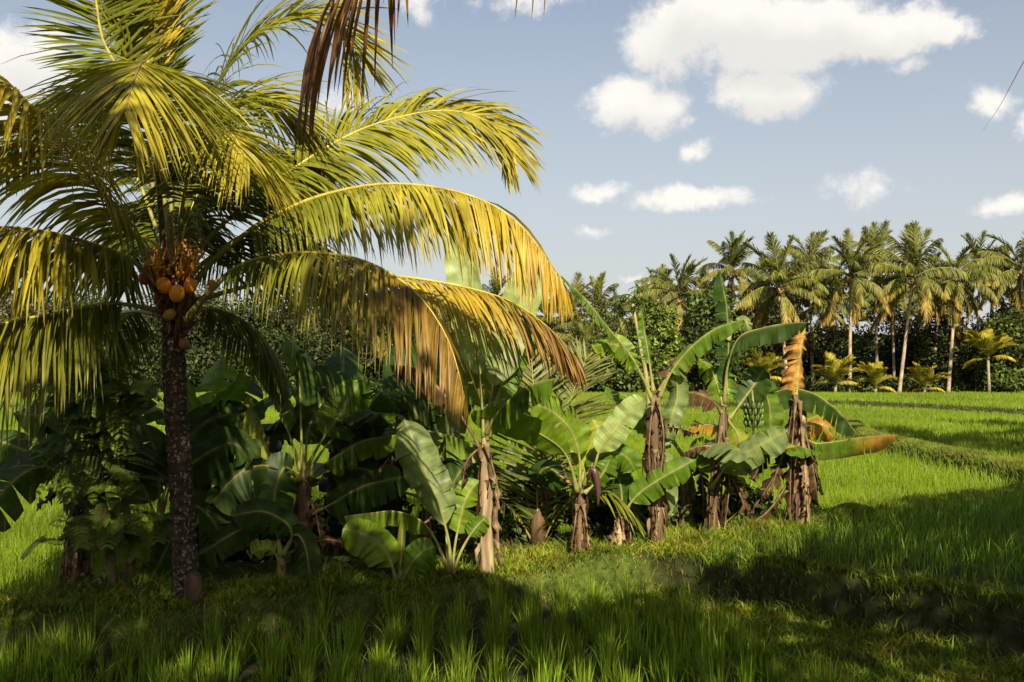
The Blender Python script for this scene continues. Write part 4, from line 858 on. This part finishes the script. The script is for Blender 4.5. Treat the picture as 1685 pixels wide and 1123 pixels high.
# ------------------------------------------------------------------ feathery tree at the left
def feathery():
    Y = 9.1; b = W(188, 985, Y); b[2] = float(gz(b[0], b[1])) - .02
    r = thing('feathery_tree', 'slim leaning tree covered in feathery dark green leaves left of the palm trunk', 'tree', b)
    mb = MB()
    limbs = [[(188, 985, 0), (180, 900, 0), (165, 800, 0), (158, 720, 0), (150, 620, .05), (140, 560, .1)], [(215, 985, .1), (214, 900, .1), (205, 820, .05), (190, 740, 0), (200, 650, 0)],
             [(165, 800, 0), (140, 740, -.1), (110, 690, -.15)], [(170, 840, 0), (140, 860, -.1), (100, 880, -.2)], [(158, 720, 0), (190, 670, -.1), (225, 630, -.1)], [(180, 900, 0), (200, 870, -.1), (235, 850, -.15)],
             [(160, 700, .1), (130, 640, .2), (90, 600, .3)]]
    ends = []
    for i, l in enumerate(limbs):
        P, ln = spline([W(p, q, Y + d) for p, q, d in l], 22)
        if i < 2: P[0, 2] = b[2]
        mb.tube(P, np.linspace(.05 if i < 2 else .018, .012 if i < 2 else .005, 22), np.array([.17, .105, .06]), 9)
        ends += [P[k] for k in range(6 if i < 2 else 4, 22, 2)]
    mb.build('trunk', M_STEM, r)
    mb = MB()
    for i in range(330):
        e = ends[rng.integers(len(ends))] + rng.normal(0, .08, 3)
        if i > 190: e = W(155 + 60 * rng.normal(0, .6), rng.uniform(590, 830), Y + rng.normal(-.05, .15))
        a = rng.uniform(0, 6.28); el = rng.uniform(-.5, .7); L = rng.uniform(.22, .42)
        d = np.array([math.cos(a) * math.cos(el), math.sin(a) * math.cos(el) * .8, math.sin(el)])
        P = np.array([e + d * L * q + np.array([0, 0, -.35 * L]) * q ** 2 for q in np.linspace(0, 1, 10)])
        T = nrm(np.gradient(P, axis=0)); S = nrm(np.cross(T, [0, 0, 1.])); U = np.cross(S, T)
        c = np.array([.12, .17, .03]) * rng.uniform(.6, 1.5)
        for j in range(1, 10):
            pl = L * .34 * math.sin(math.pi * (.15 + .75 * j / 10))
            for s in (-1, 1):
                pd = nrm(S[j] * s * .85 + T[j] * .5 - np.array([0, 0, .15]))
                m = 10; q = np.linspace(.08, 1, m)
                cp = P[j] + pd[None] * (pl * q)[:, None]
                for s2 in (-1, 1):
                    ld = nrm(np.cross(pd, U[j]) * s2 + pd * .35); ll = .015; lw = .0058
                    A = cp; Bq = cp + ld * ll; wv = pd * lw
                    G = np.stack([np.stack([A - wv * .5, A + wv * .5], 1), np.stack([Bq - wv * .5, Bq + wv * .5], 1)], 1)
                    mb.grid(G, c)
        mb.tube(P[::3], .0022, (.14, .13, .05), 3, cap=False)
    mb.build('foliage', M_FOL, r, smooth=False)
feathery()

# ------------------------------------------------------------------ small weeds on the bund
def weeds():
    for i, (px, py, Y, s, lab) in enumerate(((430, 962, 9.1, .16, 'small bright broad leaved weed between palm trunk and small banana plant'), (560, 958, 9.3, .13, 'pale jagged weed just left of the rolled new leaf'),
                                             (255, 975, 8.7, .15, 'narrow leaved weed at the foot of the palm left of the stump'), (620, 950, 9.4, .11, 'low weed under the two broad sucker leaves'), (1108, 890, 11.5, .2, 'leafy weed between the shaggy stem and the fruiting banana'),
                                             (1060, 900, 11.6, .22, 'leafy weed sprouting right of the straw coloured sucker'), (395, 975, 8.9, .12, 'tiny weed on the shaded bund edge'))):
        b = W(px, py, Y); b[2] = float(gz(b[0], b[1])) - .01
        r = thing('weed', lab, 'weed', b, 'weeds on the bund')
        mb = MB()
        for k in range(9):
            a = k * 2.4; e = rng.uniform(.5, 1.2); L = s * rng.uniform(.7, 1.3)
            d = np.array([math.cos(a) * math.cos(e), math.sin(a) * math.cos(e), math.sin(e)])
            c = [b, b + d * L * .5, b + d * L + np.array([0, 0, -.15 * L])]
            q = banana_leaf(c, L * .22, 'l' if k % 2 else 'g', tears=0, t0=.3, r0=.003, und=.004, n=14, up=(-d[0] * .5, -d[1] * .5, 1))
            mb.v += q.v; mb.c += q.c; mb.mi += q.mi; mb.f += [f + mb.n for f in q.f]; mb.n += q.n
        mb.build('leaf_rosette', M_BAN, r)
weeds()

# ------------------------------------------------------------------ palmate shoot (papaya) between the bananas
def papaya():
    Y = 12.6; b = W(1072, 900, Y); b[2] = float(gz(b[0], b[1])) - .02
    r = thing('papaya_tree', 'thin papaya stem topped by a tuft of finger shaped leaves above the bananas', 'papaya tree', b)
    mb = MB(); P, ln = spline([b, W(1070, 760, Y), W(1066, 640, Y), W(1052, 560, Y), W(1041, 500, Y)], 30)
    mb.tube(P, np.linspace(.045, .018, 30), (.26, .24, .10), 9); mb.build('stem', M_STEM, r)
    top = P[-1]
    for k in range(15):
        a = k * 2.4; e = math.radians(rng.uniform(-15, 75)); L = rng.uniform(.16, .28)
        d = np.array([math.cos(a) * math.cos(e), math.sin(a) * math.cos(e), math.sin(e)])
        st = top - np.array([0, 0, .012 * k]); q = st + d * L
        mb = MB(); mb.tube([st, st + d * L * .5 + np.array([0, 0, .01]), q], [.006, .005, .003], (.25, .27, .08), 5)
        up = nrm(np.array([-d[0] * .4, -d[1] * .4, 1.])); s1 = nrm(np.cross(d, up)); fw = np.cross(up, s1)
        for f in range(7):
            an = (f - 3) * .55; dd = fw * math.cos(an) + s1 * math.sin(an); ll = .15 * (1 - .07 * abs(f - 3)); sd = np.cross(up, dd)
            t = np.linspace(0, 1, 6); ww = np.interp(t, [0, .3, .6, 1], [.006, .018, .016, .001])
            C = q + dd[None] * (ll * t)[:, None] + np.array([0, 0, -.07])[None] * (t ** 2)[:, None]
            G = np.stack([C - sd * ww[:, None], C, C + sd * ww[:, None]], 1)
            mb.grid(G, np.array([.09, .14, .02]) * rng.uniform(.8, 1.4))
        mb.build('leaf', M_BAN, r)
papaya()

# ------------------------------------------------------------------ palms in the distance (shared frond meshes)
def frond_local(e0, curve, L, cols, n=60, ll=1.0, w=.085, g=1.4, seed=0, tilt=.15, m=3, a0=25, a1=62):
    s = np.linspace(0, 1, 9); ang = np.radians(e0 - curve * s ** 1.3)
    dx = np.cos(ang) * L / 8; dz = np.sin(ang) * L / 8
    x = np.concatenate([[0], np.cumsum(dx[:-1])]); z = np.concatenate([[0], np.cumsum(dz[:-1])])
    ml = MB()
    up = (-math.sin(math.radians(e0)), 0, math.cos(math.radians(e0))) if e0 > 55 else (0, 0, 1)
    frond(ml, ml, np.stack([x, .12 * np.sin(s * 3 + seed), z], 1), n=n, L=ll, w=w, g=g, t0=.16, tilt=tilt, cols=cols, m=m, r0=.05, rsides=4, rach=(.28, .24, .06), up=up, a0=a0, a1=a1)
    me = ml.build('frond', M_FAR).data
    o = [q for q in COL.objects if q.data is me][0]; COL.objects.unlink(o); bpy.data.objects.remove(o)
    return me
FG, FL, FY, FO = np.array([.085, .10, .018]), np.array([.145, .16, .026]), np.array([.24, .20, .036]), np.array([.32, .20, .04])
FR = {}
for v in range(3):
    FR[(0, v)] = frond_local(80 - 9 * v, 22 + 14 * v, 4.0, gradcol([(0, FG), (1, FL)]), g=.5, seed=v, tilt=.3, ll=1., a0=48, a1=74)
    FR[(1, v)] = frond_local(58 - 4 * v, 60 + 12 * v, 4.4, gradcol([(0, FG), (1, FL)]), g=1.5, seed=v, tilt=-.15)
    FR[(2, v)] = frond_local(34 - 4 * v, 70 + 10 * v, 4.7, gradcol([(0, FG), (1, FL)]), g=2.1, seed=v, tilt=-.15)
    FR[(3, v)] = frond_local(8 - 6 * v, 68 + 8 * v, 4.6, gradcol([(0, FG), (.5, FL), (1, FY)]), g=2.4, seed=v, tilt=-.15)
    FR[(4, v)] = frond_local(-28 - 8 * v, 50 + 6 * v, 4.2, gradcol([(0, FL), (.4, FY), (1, FO)]), g=2.4, seed=v)
    FR[(5, v)] = frond_local(80 - 10 * v, 45 + 14 * v, 3.1, gradcol([(0, LIME * .9), (1, LIME * .6 + YEL * .4)]), ll=.9, w=.08, g=.4, seed=v, tilt=.25, a0=40, a1=68)
    FR[(6, v)] = frond_local(40 - 12 * v, 80, 2.6, gradcol([(0, LIME * .7 + YEL * .3), (1, YEL)]), ll=.6, w=.075, g=1.6, seed=v)
def nut_mesh():
    mb = MB()
    for k in range(16):
        a = k * 2.4; c = np.array([math.cos(a) * .42, math.sin(a) * .42, -.25 - .4 * rng.random()]); rr = .15
        th = np.linspace(0, np.pi, 6); ph = np.linspace(0, 2 * np.pi, 8, endpoint=False)
        G = np.stack([np.sin(th)[:, None] * np.cos(ph), np.sin(th)[:, None] * np.sin(ph), np.broadcast_to(np.cos(th)[:, None], (6, 8))], -1) * rr + c
        mb.grid(G, np.array([.17, .085, .03]) * rng.uniform(.6, 1.3), wrap=True)
    o = mb.build('coconut_bunch', M_NUT); me = o.data; bpy.data.objects.remove(o); return me
NUTS = nut_mesh()
def far_palm(label, base, crown, seed, sc=1., n=26, group='tall coconut palms at the edge of the field', ages=(6, 5, 6, 6, 5), r=.17, kind='coconut_palm', tcol=(.30, .24, .16), nuts=True, bend=.0):
    r_ = random.Random(seed); base = np.array(base, float); crown = np.array(crown, float)
    ro = thing(kind, label, 'palm tree', base, group)
    mb = MB(); mid = (base + crown) / 2 + np.array([bend, 0, 0])
    P, ln = spline([base, mid, crown], 16); t = np.linspace(0, 1, 16)
    mb.tube(P, np.interp(t, [0, .06, 1], [r * 1.5, r, r * .62]) , np.array(tcol)[None] * (1 + .15 * np.sin(t * 40))[:, None], 9)
    mb.build('trunk', M_FTRUNK, ro)
    seq = []; siz = r_.uniform(.88, 1.1); tx, ty = r_.gauss(0, .10), r_.gauss(0, .10)
    for cl, q in enumerate(ages): seq += [cl] * q
    for i, cl in enumerate(seq):
        if r_.random() < .1: continue
        o = bpy.data.objects.new('frond', FR[(cl, r_.randrange(3))]); COL.objects.link(o); o.parent = ro
        o.location = crown - base + np.array([0, 0, .25 - .12 * cl])
        o.rotation_euler = (tx + r_.gauss(0, .12), ty + r_.gauss(0, .12), i * 2.399 + r_.gauss(0, .3))
        s = sc * siz * r_.uniform(.86, 1.1); o.scale = (s, s, s)
    if nuts:
        o = bpy.data.objects.new('coconut_bunch', NUTS); COL.objects.link(o); o.parent = ro; o.location = crown - base; o.scale = (sc, sc, sc)
    return ro
def fp(label, cpx, cpy, bpx, Y, seed, **k):
    c = W(cpx, cpy, Y); b = W(bpx, 640, Y); b[2] = float(gz(b[0], b[1])) - .1
    return far_palm(label, b, c, seed, **k)
fp('tallest far palm at the left end of the grove, crown standing clear', 1205, 448, 1212, 96, 1, sc=1.02)
fp('far palm whose trunk meets the field behind the dying banana plant, wide crown', 1281, 474, 1298, 87, 2, sc=.98)
fp('far palm half hidden in the gap behind the dying banana, upright crown', 1332, 440, 1338, 98, 3, sc=.98)
fp('far palm on a straight grey trunk with yellow fronds hanging on both sides', 1400, 455, 1398, 85.8, 4, ages=(6, 5, 7, 7, 6), sc=1.05)
fp('far palm peeping out behind the straight grey trunked palm', 1441, 436, 1443, 98, 5, sc=.98)
fp('far palm on a pale trunk leaning to the right, with a full drooping crown', 1502, 458, 1479, 86.5, 6, ages=(6, 5, 7, 7, 6), sc=1.05)
fp('far palm on a slim trunk beside one bright yellow hanging frond', 1574, 458, 1560, 88, 7, ages=(4, 5, 6, 6, 5), sc=1.)
fp('far palm behind the slim trunk, its top only', 1612, 446, 1606, 99, 8, sc=.95)
fp('far palm at the right edge of the picture with its crown cut by the frame', 1680, 446, 1692, 89, 9, ages=(5, 6, 6, 5, 3), sc=1.08)
fp('dark far palm with stiff upright fronds left of the broad leaved tree', 1116, 490, 1116, 93, 10, ages=(6, 6, 5, 4, 3), sc=.95)
fp('pale brown far palm farthest left, beside the pale banana leaf', 936, 520, 940, 108, 11, ages=(4, 6, 6, 5, 6), sc=1.1)
fp('far palm right of the farthest left one with a short feathered crown', 985, 512, 990, 112, 12, ages=(4, 6, 6, 5, 5), sc=.95)
fp('small far palm top between the papaya and the dark upright palm', 1083, 492, 1086, 112, 13, sc=.9)
fp('low far palm under the pale banana leaf with browned lower fronds', 965, 580, 965, 92, 14, ages=(3, 5, 6, 6, 6), sc=.8)
fp('far palm with a thin trunk in the dark grove left of the straight grey one', 1362, 500, 1358, 97, 15, sc=.85)
fp('far palm with a thin pale trunk left of the leaning one', 1468, 500, 1472, 97, 16, sc=.85, r=.15)
fp('far palm on a thin tilted trunk right of the leaning one', 1546, 505, 1532, 96, 17, sc=.85, r=.15)
fp('far palm showing above the yellowing frond of the large palm', 815, 500, 815, 110, 18, sc=.95)
fp('far palm hidden behind the browning frond, trunk showing below it', 690, 540, 692, 100, 19, sc=.85)
fp('far palm behind the thicket, trunk showing over the broad leaves', 612, 545, 610, 98, 20, sc=.85)
fp('far palm behind the thicket right of the large palm crown', 520, 540, 520, 104, 21, sc=.85)
fp('far palm behind the lower left fronds', 120, 540, 122, 104, 22, sc=.9)
fp('far palm behind the left edge of the thicket', 30, 545, 30, 100, 23, sc=.9)
fp('low brownish far palm under the broad leaved tree', 1030, 590, 1030, 95, 24, ages=(2, 4, 6, 6, 6), sc=.8)
fp('far palm just outside the right edge of the grove', 1740, 450, 1735, 92, 25, sc=1.)
for i, (cx_, cy_, Yy, lab) in enumerate(((1165, 500, 104, 'low second row palm left of the tallest far palm'), (1248, 482, 103, 'second row palm tucked between the tallest far palm and the wide crowned one'), (1312, 490, 106, 'second row palm right of the wide crowned far palm'), 
        (1528, 478, 104, 'second row palm right of the leaning palm'), (1642, 470, 102, 'second row palm left of the palm cut by the right frame'), (905, 545, 104, 'far palm low behind the pale banana leaf'), (1010, 535, 106, 'far palm left of the papaya shoot'), (1060, 530, 104, 'far palm just behind the papaya shoot'), (870, 520, 112, 'far palm between the two pale banana leaves'), (1140, 530, 100, 'squat far palm right of the dark upright palm'), (760, 520, 108, 'far palm behind the upright pale banana leaf'))):
    fp(lab, cx_, cy_, cx_ + rng.uniform(-8, 8), Yy, 50 + i, sc=.95, ages=(5, 5, 6, 6, 5))
def yp(label, px, cpy, bpx, Y, seed, sc):
    r_ = random.Random(seed); c = W(px, cpy + (12 if cpy > 600 else 0), Y); b = W(bpx, 646, Y); b[2] = float(gz(b[0], b[1])) - .1
    ro = thing('young_palm', label, 'palm tree', b, 'young yellow palms at the field edge')
    mb = MB(); mb.tube([b, (b + c) / 2, c], [.16, .13, .1], (.22, .19, .13), 8); mb.build('trunk', M_FTRUNK, ro)
    for i in range(15):
        cl = 5 if i < 13 else 6
        o = bpy.data.objects.new('frond', FR[(cl, r_.randrange(3))]); COL.objects.link(o); o.parent = ro
        o.location = c - b; o.rotation_euler = (r_.gauss(0, .1), r_.gauss(0, .12), i * 2.399 + r_.gauss(0, .2)); s = sc * .86 * r_.uniform(.85, 1.1); o.scale = (s, s, s)
yp('bushy yellow young palm left of the straight grey palm trunk', 1375, 622, 1374, 85, 31, 1.)
yp('squat yellow young palm between the straight grey trunk and the leaning trunk', 1441, 628, 1441, 85, 32, .85)
yp('tilted yellow young palm between the leaning and the slim trunk', 1522, 630, 1520, 86, 33, .85)
yp('yellow young palm seen between the fruiting and the dying banana', 1256, 612, 1258, 84, 34, .95)
yp('pale stubby palm on a bare trunk at the right end of the field', 1626, 592, 1628, 85, 35, 1.05)

def leafcloud(mb, cen, rad, n, size, col, shell=.55, var=.35, flat=.6):
    """leaf-sized quads through a lobed volume"""
    d = nrm(rng.standard_normal((n, 3))); rr = shell + (1 - shell) * rng.random(n) ** .5
    p = np.asarray(cen) + d * rr[:, None] * np.asarray(rad)
    nn = nrm(d * .6 + rng.standard_normal((n, 3)) * .8 + np.array([0, 0, flat])); a = nrm(np.cross(nn, rng.standard_normal((n, 3)))); b = np.cross(nn, a)
    s = size * rng.uniform(.6, 1.4, n)[:, None]
    G = np.stack([np.stack([p - a * s * .5, p + b * s * .28], 1), np.stack([p - b * s * .28, p + a * s * .5], 1)], 1)
    c = np.asarray(col)[None] * (1 + var * rng.standard_normal((n, 1))).clip(.3, 2.2)
    mb.grid(G, np.broadcast_to(c[:, None, None], G.shape))
def broad_tree(label, px, Y, h, wd, seed, col, n=5200, size=.42, name='broadleaf_tree', lobes=16, cat='tree', group='broadleaf trees at the edge of the field', low=.25):
    b = W(px, 645, Y); b[2] = float(gz(b[0], b[1])) - .1
    ro = thing(name, label, cat, b, group); mb = MB()
    mb.tube([b, b + np.array([.1, 0, h * .35]), b + np.array([-.1, 0, h * .75])], [.22, .17, .06], (.14, .11, .08), 9)
    r_ = np.random.default_rng(seed); cs = []
    for k in range(lobes):
        a = k * 2.4; zz = low + (1 - low) * (k + .5) / lobes; q = math.sin(math.pi * min(1, .18 + .72 * zz)) * wd * .62 * r_.uniform(.6, 1.1)
        cs.append(b + np.array([math.cos(a) * q, math.sin(a) * q, h * zz * .92]))
        mb.tube([b + np.array([0, 0, h * zz * .6]), cs[-1]], [.07, .02], (.13, .10, .07), 5)
    mb.build('trunk', M_FTRUNK, ro); mb = MB()
    for c in cs: leafcloud(mb, c, np.array([1, 1, .75]) * wd * r_.uniform(.28, .42), n // lobes, size, np.array(col) * r_.uniform(.7, 1.35))
    mb.build('crown', M_FOL, ro, smooth=False)
broad_tree('dense dark broad leaved tree between the stiff upright palm and the tallest palm', 1180, 89, 9.6, 4.6, 1, (.06, .085, .02))
broad_tree('light green feathery tree behind the papaya shoot', 1080, 90, 8.6, 3.2, 2, (.12, .16, .025), size=.36)
broad_tree('leafy green tree at the right end of the field', 1672, 88, 7.2, 4.6, 3, (.075, .095, .02))
broad_tree('low round bush under the papaya shoot at the field edge', 1035, 88, 4.2, 4.6, 4, (.065, .09, .02), n=3600)
broad_tree('olive bush left of the papaya beyond the field', 985, 90, 4.6, 4.4, 5, (.075, .09, .022), n=3600)
broad_tree('low bush at the foot of the straight grey palm trunk', 1422, 86, 1.7, 1.6, 6, (.07, .10, .02), n=1300, size=.3)
broad_tree('green shrub right of the stubby palm at the field edge', 1660, 86, 2.2, 2.6, 7, (.08, .11, .02), n=1800, size=.34)
broad_tree('broad leaved tree behind the thicket left of the straight banana stem', 740, 94, 7.0, 6., 8, (.05, .07, .018))
broad_tree('broad leaved tree far behind the large palm trunk', 240, 95, 7.2, 7., 9, (.04, .058, .016))
broad_tree('broad leaved tree far behind the broad leaved banana', 440, 96, 7., 7., 10, (.045, .062, .016))

def added_grove():  # unseen trees added behind the camera to block sky fill
    mb = MB()
    for k in range(260):
        a = rng.uniform(.30, 1.70) * math.pi if k % 2 else rng.uniform(.42, 1.58) * math.pi
        rr = rng.uniform(30, 44); x, y = math.sin(a) * rr, math.cos(a) * rr
        if y > 18: continue
        leafcloud(mb, (x, y, rng.uniform(.5, 10.5)), (3.2, 3.2, 2.4), 200, .75, np.array([.045, .06, .016]) * rng.uniform(.6, 1.4))
    o = mb.build('grove', M_FOL, smooth=False); o['kind'] = 'stuff'
    tag(o, 'dense unseen grove added behind the viewpoint to deepen the shade', 'woodland')
added_grove()
undergrowth()
for i, (px_, Y_, h_, w_, lab) in enumerate(((345, 97, 9.5, 6.5, 'tall dark tree far behind, just right of the large palm trunk'), (570, 98, 9.2, 6., 'tall dark tree far behind the browning frond'), (120, 97, 9.8, 6.5, 'tall dark tree far behind the lower left fronds'), (665, 99, 8.6, 5., 'dark tree far behind the browned frond tip'))):
    broad_tree(lab, px_, Y_, h_, w_, 40 + i, (.04, .052, .016), n=5600, size=.4, lobes=19)
def woodland():
    mb = MB()
    for k in range(430):
        x = rng.uniform(-66, 72); y = rng.uniform(94, 112); hmax = (5.8 + 1.3 * math.sin(x * .21 + 1) + 1.5 * math.sin(x * .63 + 2) + rng.uniform(-1.4, 2.4)) + 2.6 * float(sst(16, 24, x)) + 2.6 * float(sst(-4, -12, x))
        z = rng.uniform(.5, hmax)
        leafcloud(mb, (x, y, z), (2.6, 2., 1.7), 620, .34, np.array([.036, .05, .015]) * np.array([rng.uniform(.8, 1.5), 1, 1]) * rng.uniform(.45, 1.8))
    for k in range(150):
        x = -68 + k * .95; y = rng.uniform(113, 118)
        for z in (1., 3., 5.): leafcloud(mb, (x, y, z + rng.uniform(-.4, .4)), (1.6, 1.2, 1.5), 90, 1.1, np.array([.03, .042, .013]) * rng.uniform(.6, 1.3))
    for k in range(70):
        x = rng.uniform(-60, 66); y = rng.uniform(88.5, 93)
        leafcloud(mb, (x, y, rng.uniform(.1, 1.)), (1.6, 1., .9), 300, .32, np.array([.045, .065, .016]) * rng.uniform(.5, 1.6))
    o = mb.build('woodland', M_FOL, smooth=False); o['kind'] = 'stuff'
    tag(o, 'dark tangled undergrowth filling the grove behind the far palms', 'woodland')
woodland()

# ------------------------------------------------------------------ trees over and behind the photographer: they throw the foreground shade
def inpoly(x, y, poly):
    c = np.zeros(len(x), bool); j = len(poly) - 1
    for i in range(len(poly)):
        xi, yi = poly[i]; xj, yj = poly[j]
        k = ((yi > y) != (yj > y)) & (x < (xj - xi) * (y - yi) / (yj - yi + 1e-12) + xi); c ^= k; j = i
    return c
def shade_tree(label, trunk, poly, h0, h1, n, size, hole=.1):
    b = np.array([trunk[0], trunk[1], -.4]); ro = thing('shade_tree', label, 'tree', b)
    p = np.array(poly); m = n * 3
    x = rng.uniform(p[:, 0].min(), p[:, 0].max(), m); y = rng.uniform(p[:, 1].min(), p[:, 1].max(), m)
    ok = inpoly(x + rng.normal(0, .26, m), y + rng.normal(0, .26, m), poly) & (bumpy(x, y, .62) > -1 + 2 * hole - .35)
    x, y = x[ok][:n], y[ok][:n]; k = len(x); h = rng.uniform(h0, h1, k)
    s = h / -SDIR[2]; pos = np.stack([x, y, np.zeros(k)], 1) - SDIR[None] * s[:, None]  # crown leaves set back along the sun's rays to fill the shade outline
    mb = MB(); nn = nrm(rng.standard_normal((k, 3)) + np.array([0, 0, .9])); a = nrm(np.cross(nn, rng.standard_normal((k, 3)))); bb = np.cross(nn, a)
    sz = size * rng.uniform(.6, 1.4, k)[:, None]
    G = np.stack([np.stack([pos - a * sz * .5, pos + bb * sz * .3], 1), np.stack([pos - bb * sz * .3, pos + a * sz * .5], 1)], 1)
    mb.grid(G, np.broadcast_to((np.array([.05, .075, .015])[None] * rng.uniform(.6, 1.4, (k, 1)))[:, None, None], G.shape)); mb.build('crown', M_FOL, ro, smooth=False)
    mb = MB(); cen = pos.mean(0); top = np.array([b[0] * .5 + cen[0] * .5, b[1] * .5 + cen[1] * .5, h0 - .6])
    mb.tube([b, (b + top) / 2 + np.array([.15, -.1, 0]), top], [.3, .22, .16], (.16, .12, .08), 12)
    for i in range(0, k, max(1, k // 40)): mb.tube([top, (top + pos[i]) / 2 + np.array([0, 0, .25]), pos[i]], [.1, .05, .015], (.15, .11, .08), 6)
    mb.build('trunk', M_FTRUNK, ro)
SL = [(-8, 7.9), (-4.9, 8.3), (-4.3, 8.3), (-3.4, 7.9), (-1.5, 7.7), (.4, 7.5), (1.6, 6.8), (1.6, 9.0), (.3, 9.15), (-.5, 9.4), (-1.3, 9.5), (-1.8, 10.3), (-3.6, 10.4), (-4.3, 9.3), (-8, 8.9)]
SR = [(1.1, 5.5), (9, 4.5), (14, 9), (15, 22), (9.7, 18.7), (7.2, 16.), (5.0, 13.7), (3.5, 11.6), (2.6, 10.4), (1.8, 9.7), (.9, 9.4)]
shade_tree('unseen shade tree, crown shaped to its shadow, just behind the viewpoint', (-2.5, -7.5), SL, 7.0, 8.6, 2100, .30, .30)
shade_tree('unseen shade tree, crown shaped to its shadow, well right of the viewpoint', (8.5, -5.), SR, 6.6, 8.8, 13000, .30, .25)

def over_palm():
    b = np.array([-2.2, -2.6, -.4]); crown = np.array([-1.2, -1.2, 6.4])
    ro = far_palm('palm over the viewpoint with a dry brown frond hanging into the picture', b, crown, 77, sc=.7, ages=(3, 4, 4, 0, 0), group=None)
    Y = 5.6
    def px(l): return [W(p, q, Y + d) for p, q, d in l]
    ml, mr = MB(), MB()
    frond(ml, mr, [crown, np.array([-1.1, 1.2, 7.0]), np.array([-.95, 3.5, 6.3])] + px([(690, -330, -.3), (655, -170, -.1), (615, -65, 0), (575, -25, 0), (540, 5, .0), (515, 60, 0)]), n=88, L=.82, w=.028, g=3.6, t0=.5, tilt=0, cols=gradcol([(0, BRN), (.6, ORG * .45 + BRN * .4), (1, BRN * .9)]), r0=.02, rach=(.17, .09, .04), tipb=.9, prof=lambda u: .55 + .5 * u * (1.15 - .4 * u), ragged=.2, a0=30, a1=60)
    f = ml.build('dead_frond', M_PALM, ro); mr.build('rachis', M_RACH, f)
    # tips of another old frond just above the picture
    mb = MB(); mr = MB()
    for (x0, y0, x1, y1, dd) in ((850, -150, 846, 32, 0), (870, -140, 874, 30, .05), (890, -160, 894, 26, .1), (770, -160, 780, 3, 0), (915, -160, 920, 4, .1)):
        s = np.linspace(0, 1, 8); a_, b_ = W(x0, y0, 5.2 + dd), W(x1, y1, 5.2 + dd)
        P = a_ + (b_ - a_) * s[:, None] + np.array([.02, 0, 0]) * np.sin(s * 3)[:, None]; wv = np.interp(s, [0, .5, 1], [.012, .010, .001])[:, None] * np.array([1, .3, 0])
        mb.grid(np.stack([P - wv, P + wv], 1), BRN)
    mr.tube([crown, np.array([-.8, 2.2, 6.2]), W(760, -190, 5.2), W(850, -155, 5.2), W(930, -150, 5.3)], [.03, .022, .014, .01, .004], (.17, .1, .04), 6)
    f = mb.build('dead_frond', M_PALM, ro); mr.build('rachis', M_RACH, f)
over_palm()
def over_palm2():
    b = np.array([10., -.2, -.4]); crown = np.array([9., 1.5, 6.4])
    ro = far_palm('palm right of the viewpoint with one dry leaf tip hanging into view', b, crown, 78, sc=.85, ages=(3, 3, 0, 0, 0), group=None)
    mb = MB(); mr = MB(); Y = 6.
    P, ln = spline([W(1760, -60, Y), W(1720, 40, Y), W(1680, 110, Y), W(1645, 175, Y), W(1614, 220, Y)], 20); wv = np.interp(np.linspace(0, 1, 20), [0, .6, 1], [.010, .006, .0012])[:, None] * np.array([.8, .3, .4])
    mb.grid(np.stack([P - wv, P + wv], 1), BRN * .8)
    mr.tube([crown, np.array([7.4, 4.2, 6.8]), np.array([4.6, 5.6, 6.1]), W(1800, -200, Y), W(1760, -60, Y)], [.035, .03, .025, .012, .008], (.17, .1, .04), 6)
    f = mb.build('dead_frond', M_PALM, ro); mr.build('rachis', M_RACH, f)
over_palm2()
# palms beside the field, outside the picture on the right; their crowns shade patches of it
for lab, g, h, sd in (('coconut palm off the right side of the field, farther one', (14.5, 32.5), 12.5, 81), ('coconut palm off the right side of the field, nearer one', (15.5, 24.5), 12, 82), ('coconut palm off the right side of the field, leaning one', (21, 37), 13, 83)):
    c = np.array([g[0], g[1], 0]) - SDIR * (h / -SDIR[2]); b = np.array([c[0] + 1.2, c[1] - .6, -.4])
    far_palm(lab, b, c, sd, sc=1., group='coconut palms right of the field')

for o in list(bpy.data.objects):
    if '_o' in o: del o['_o']
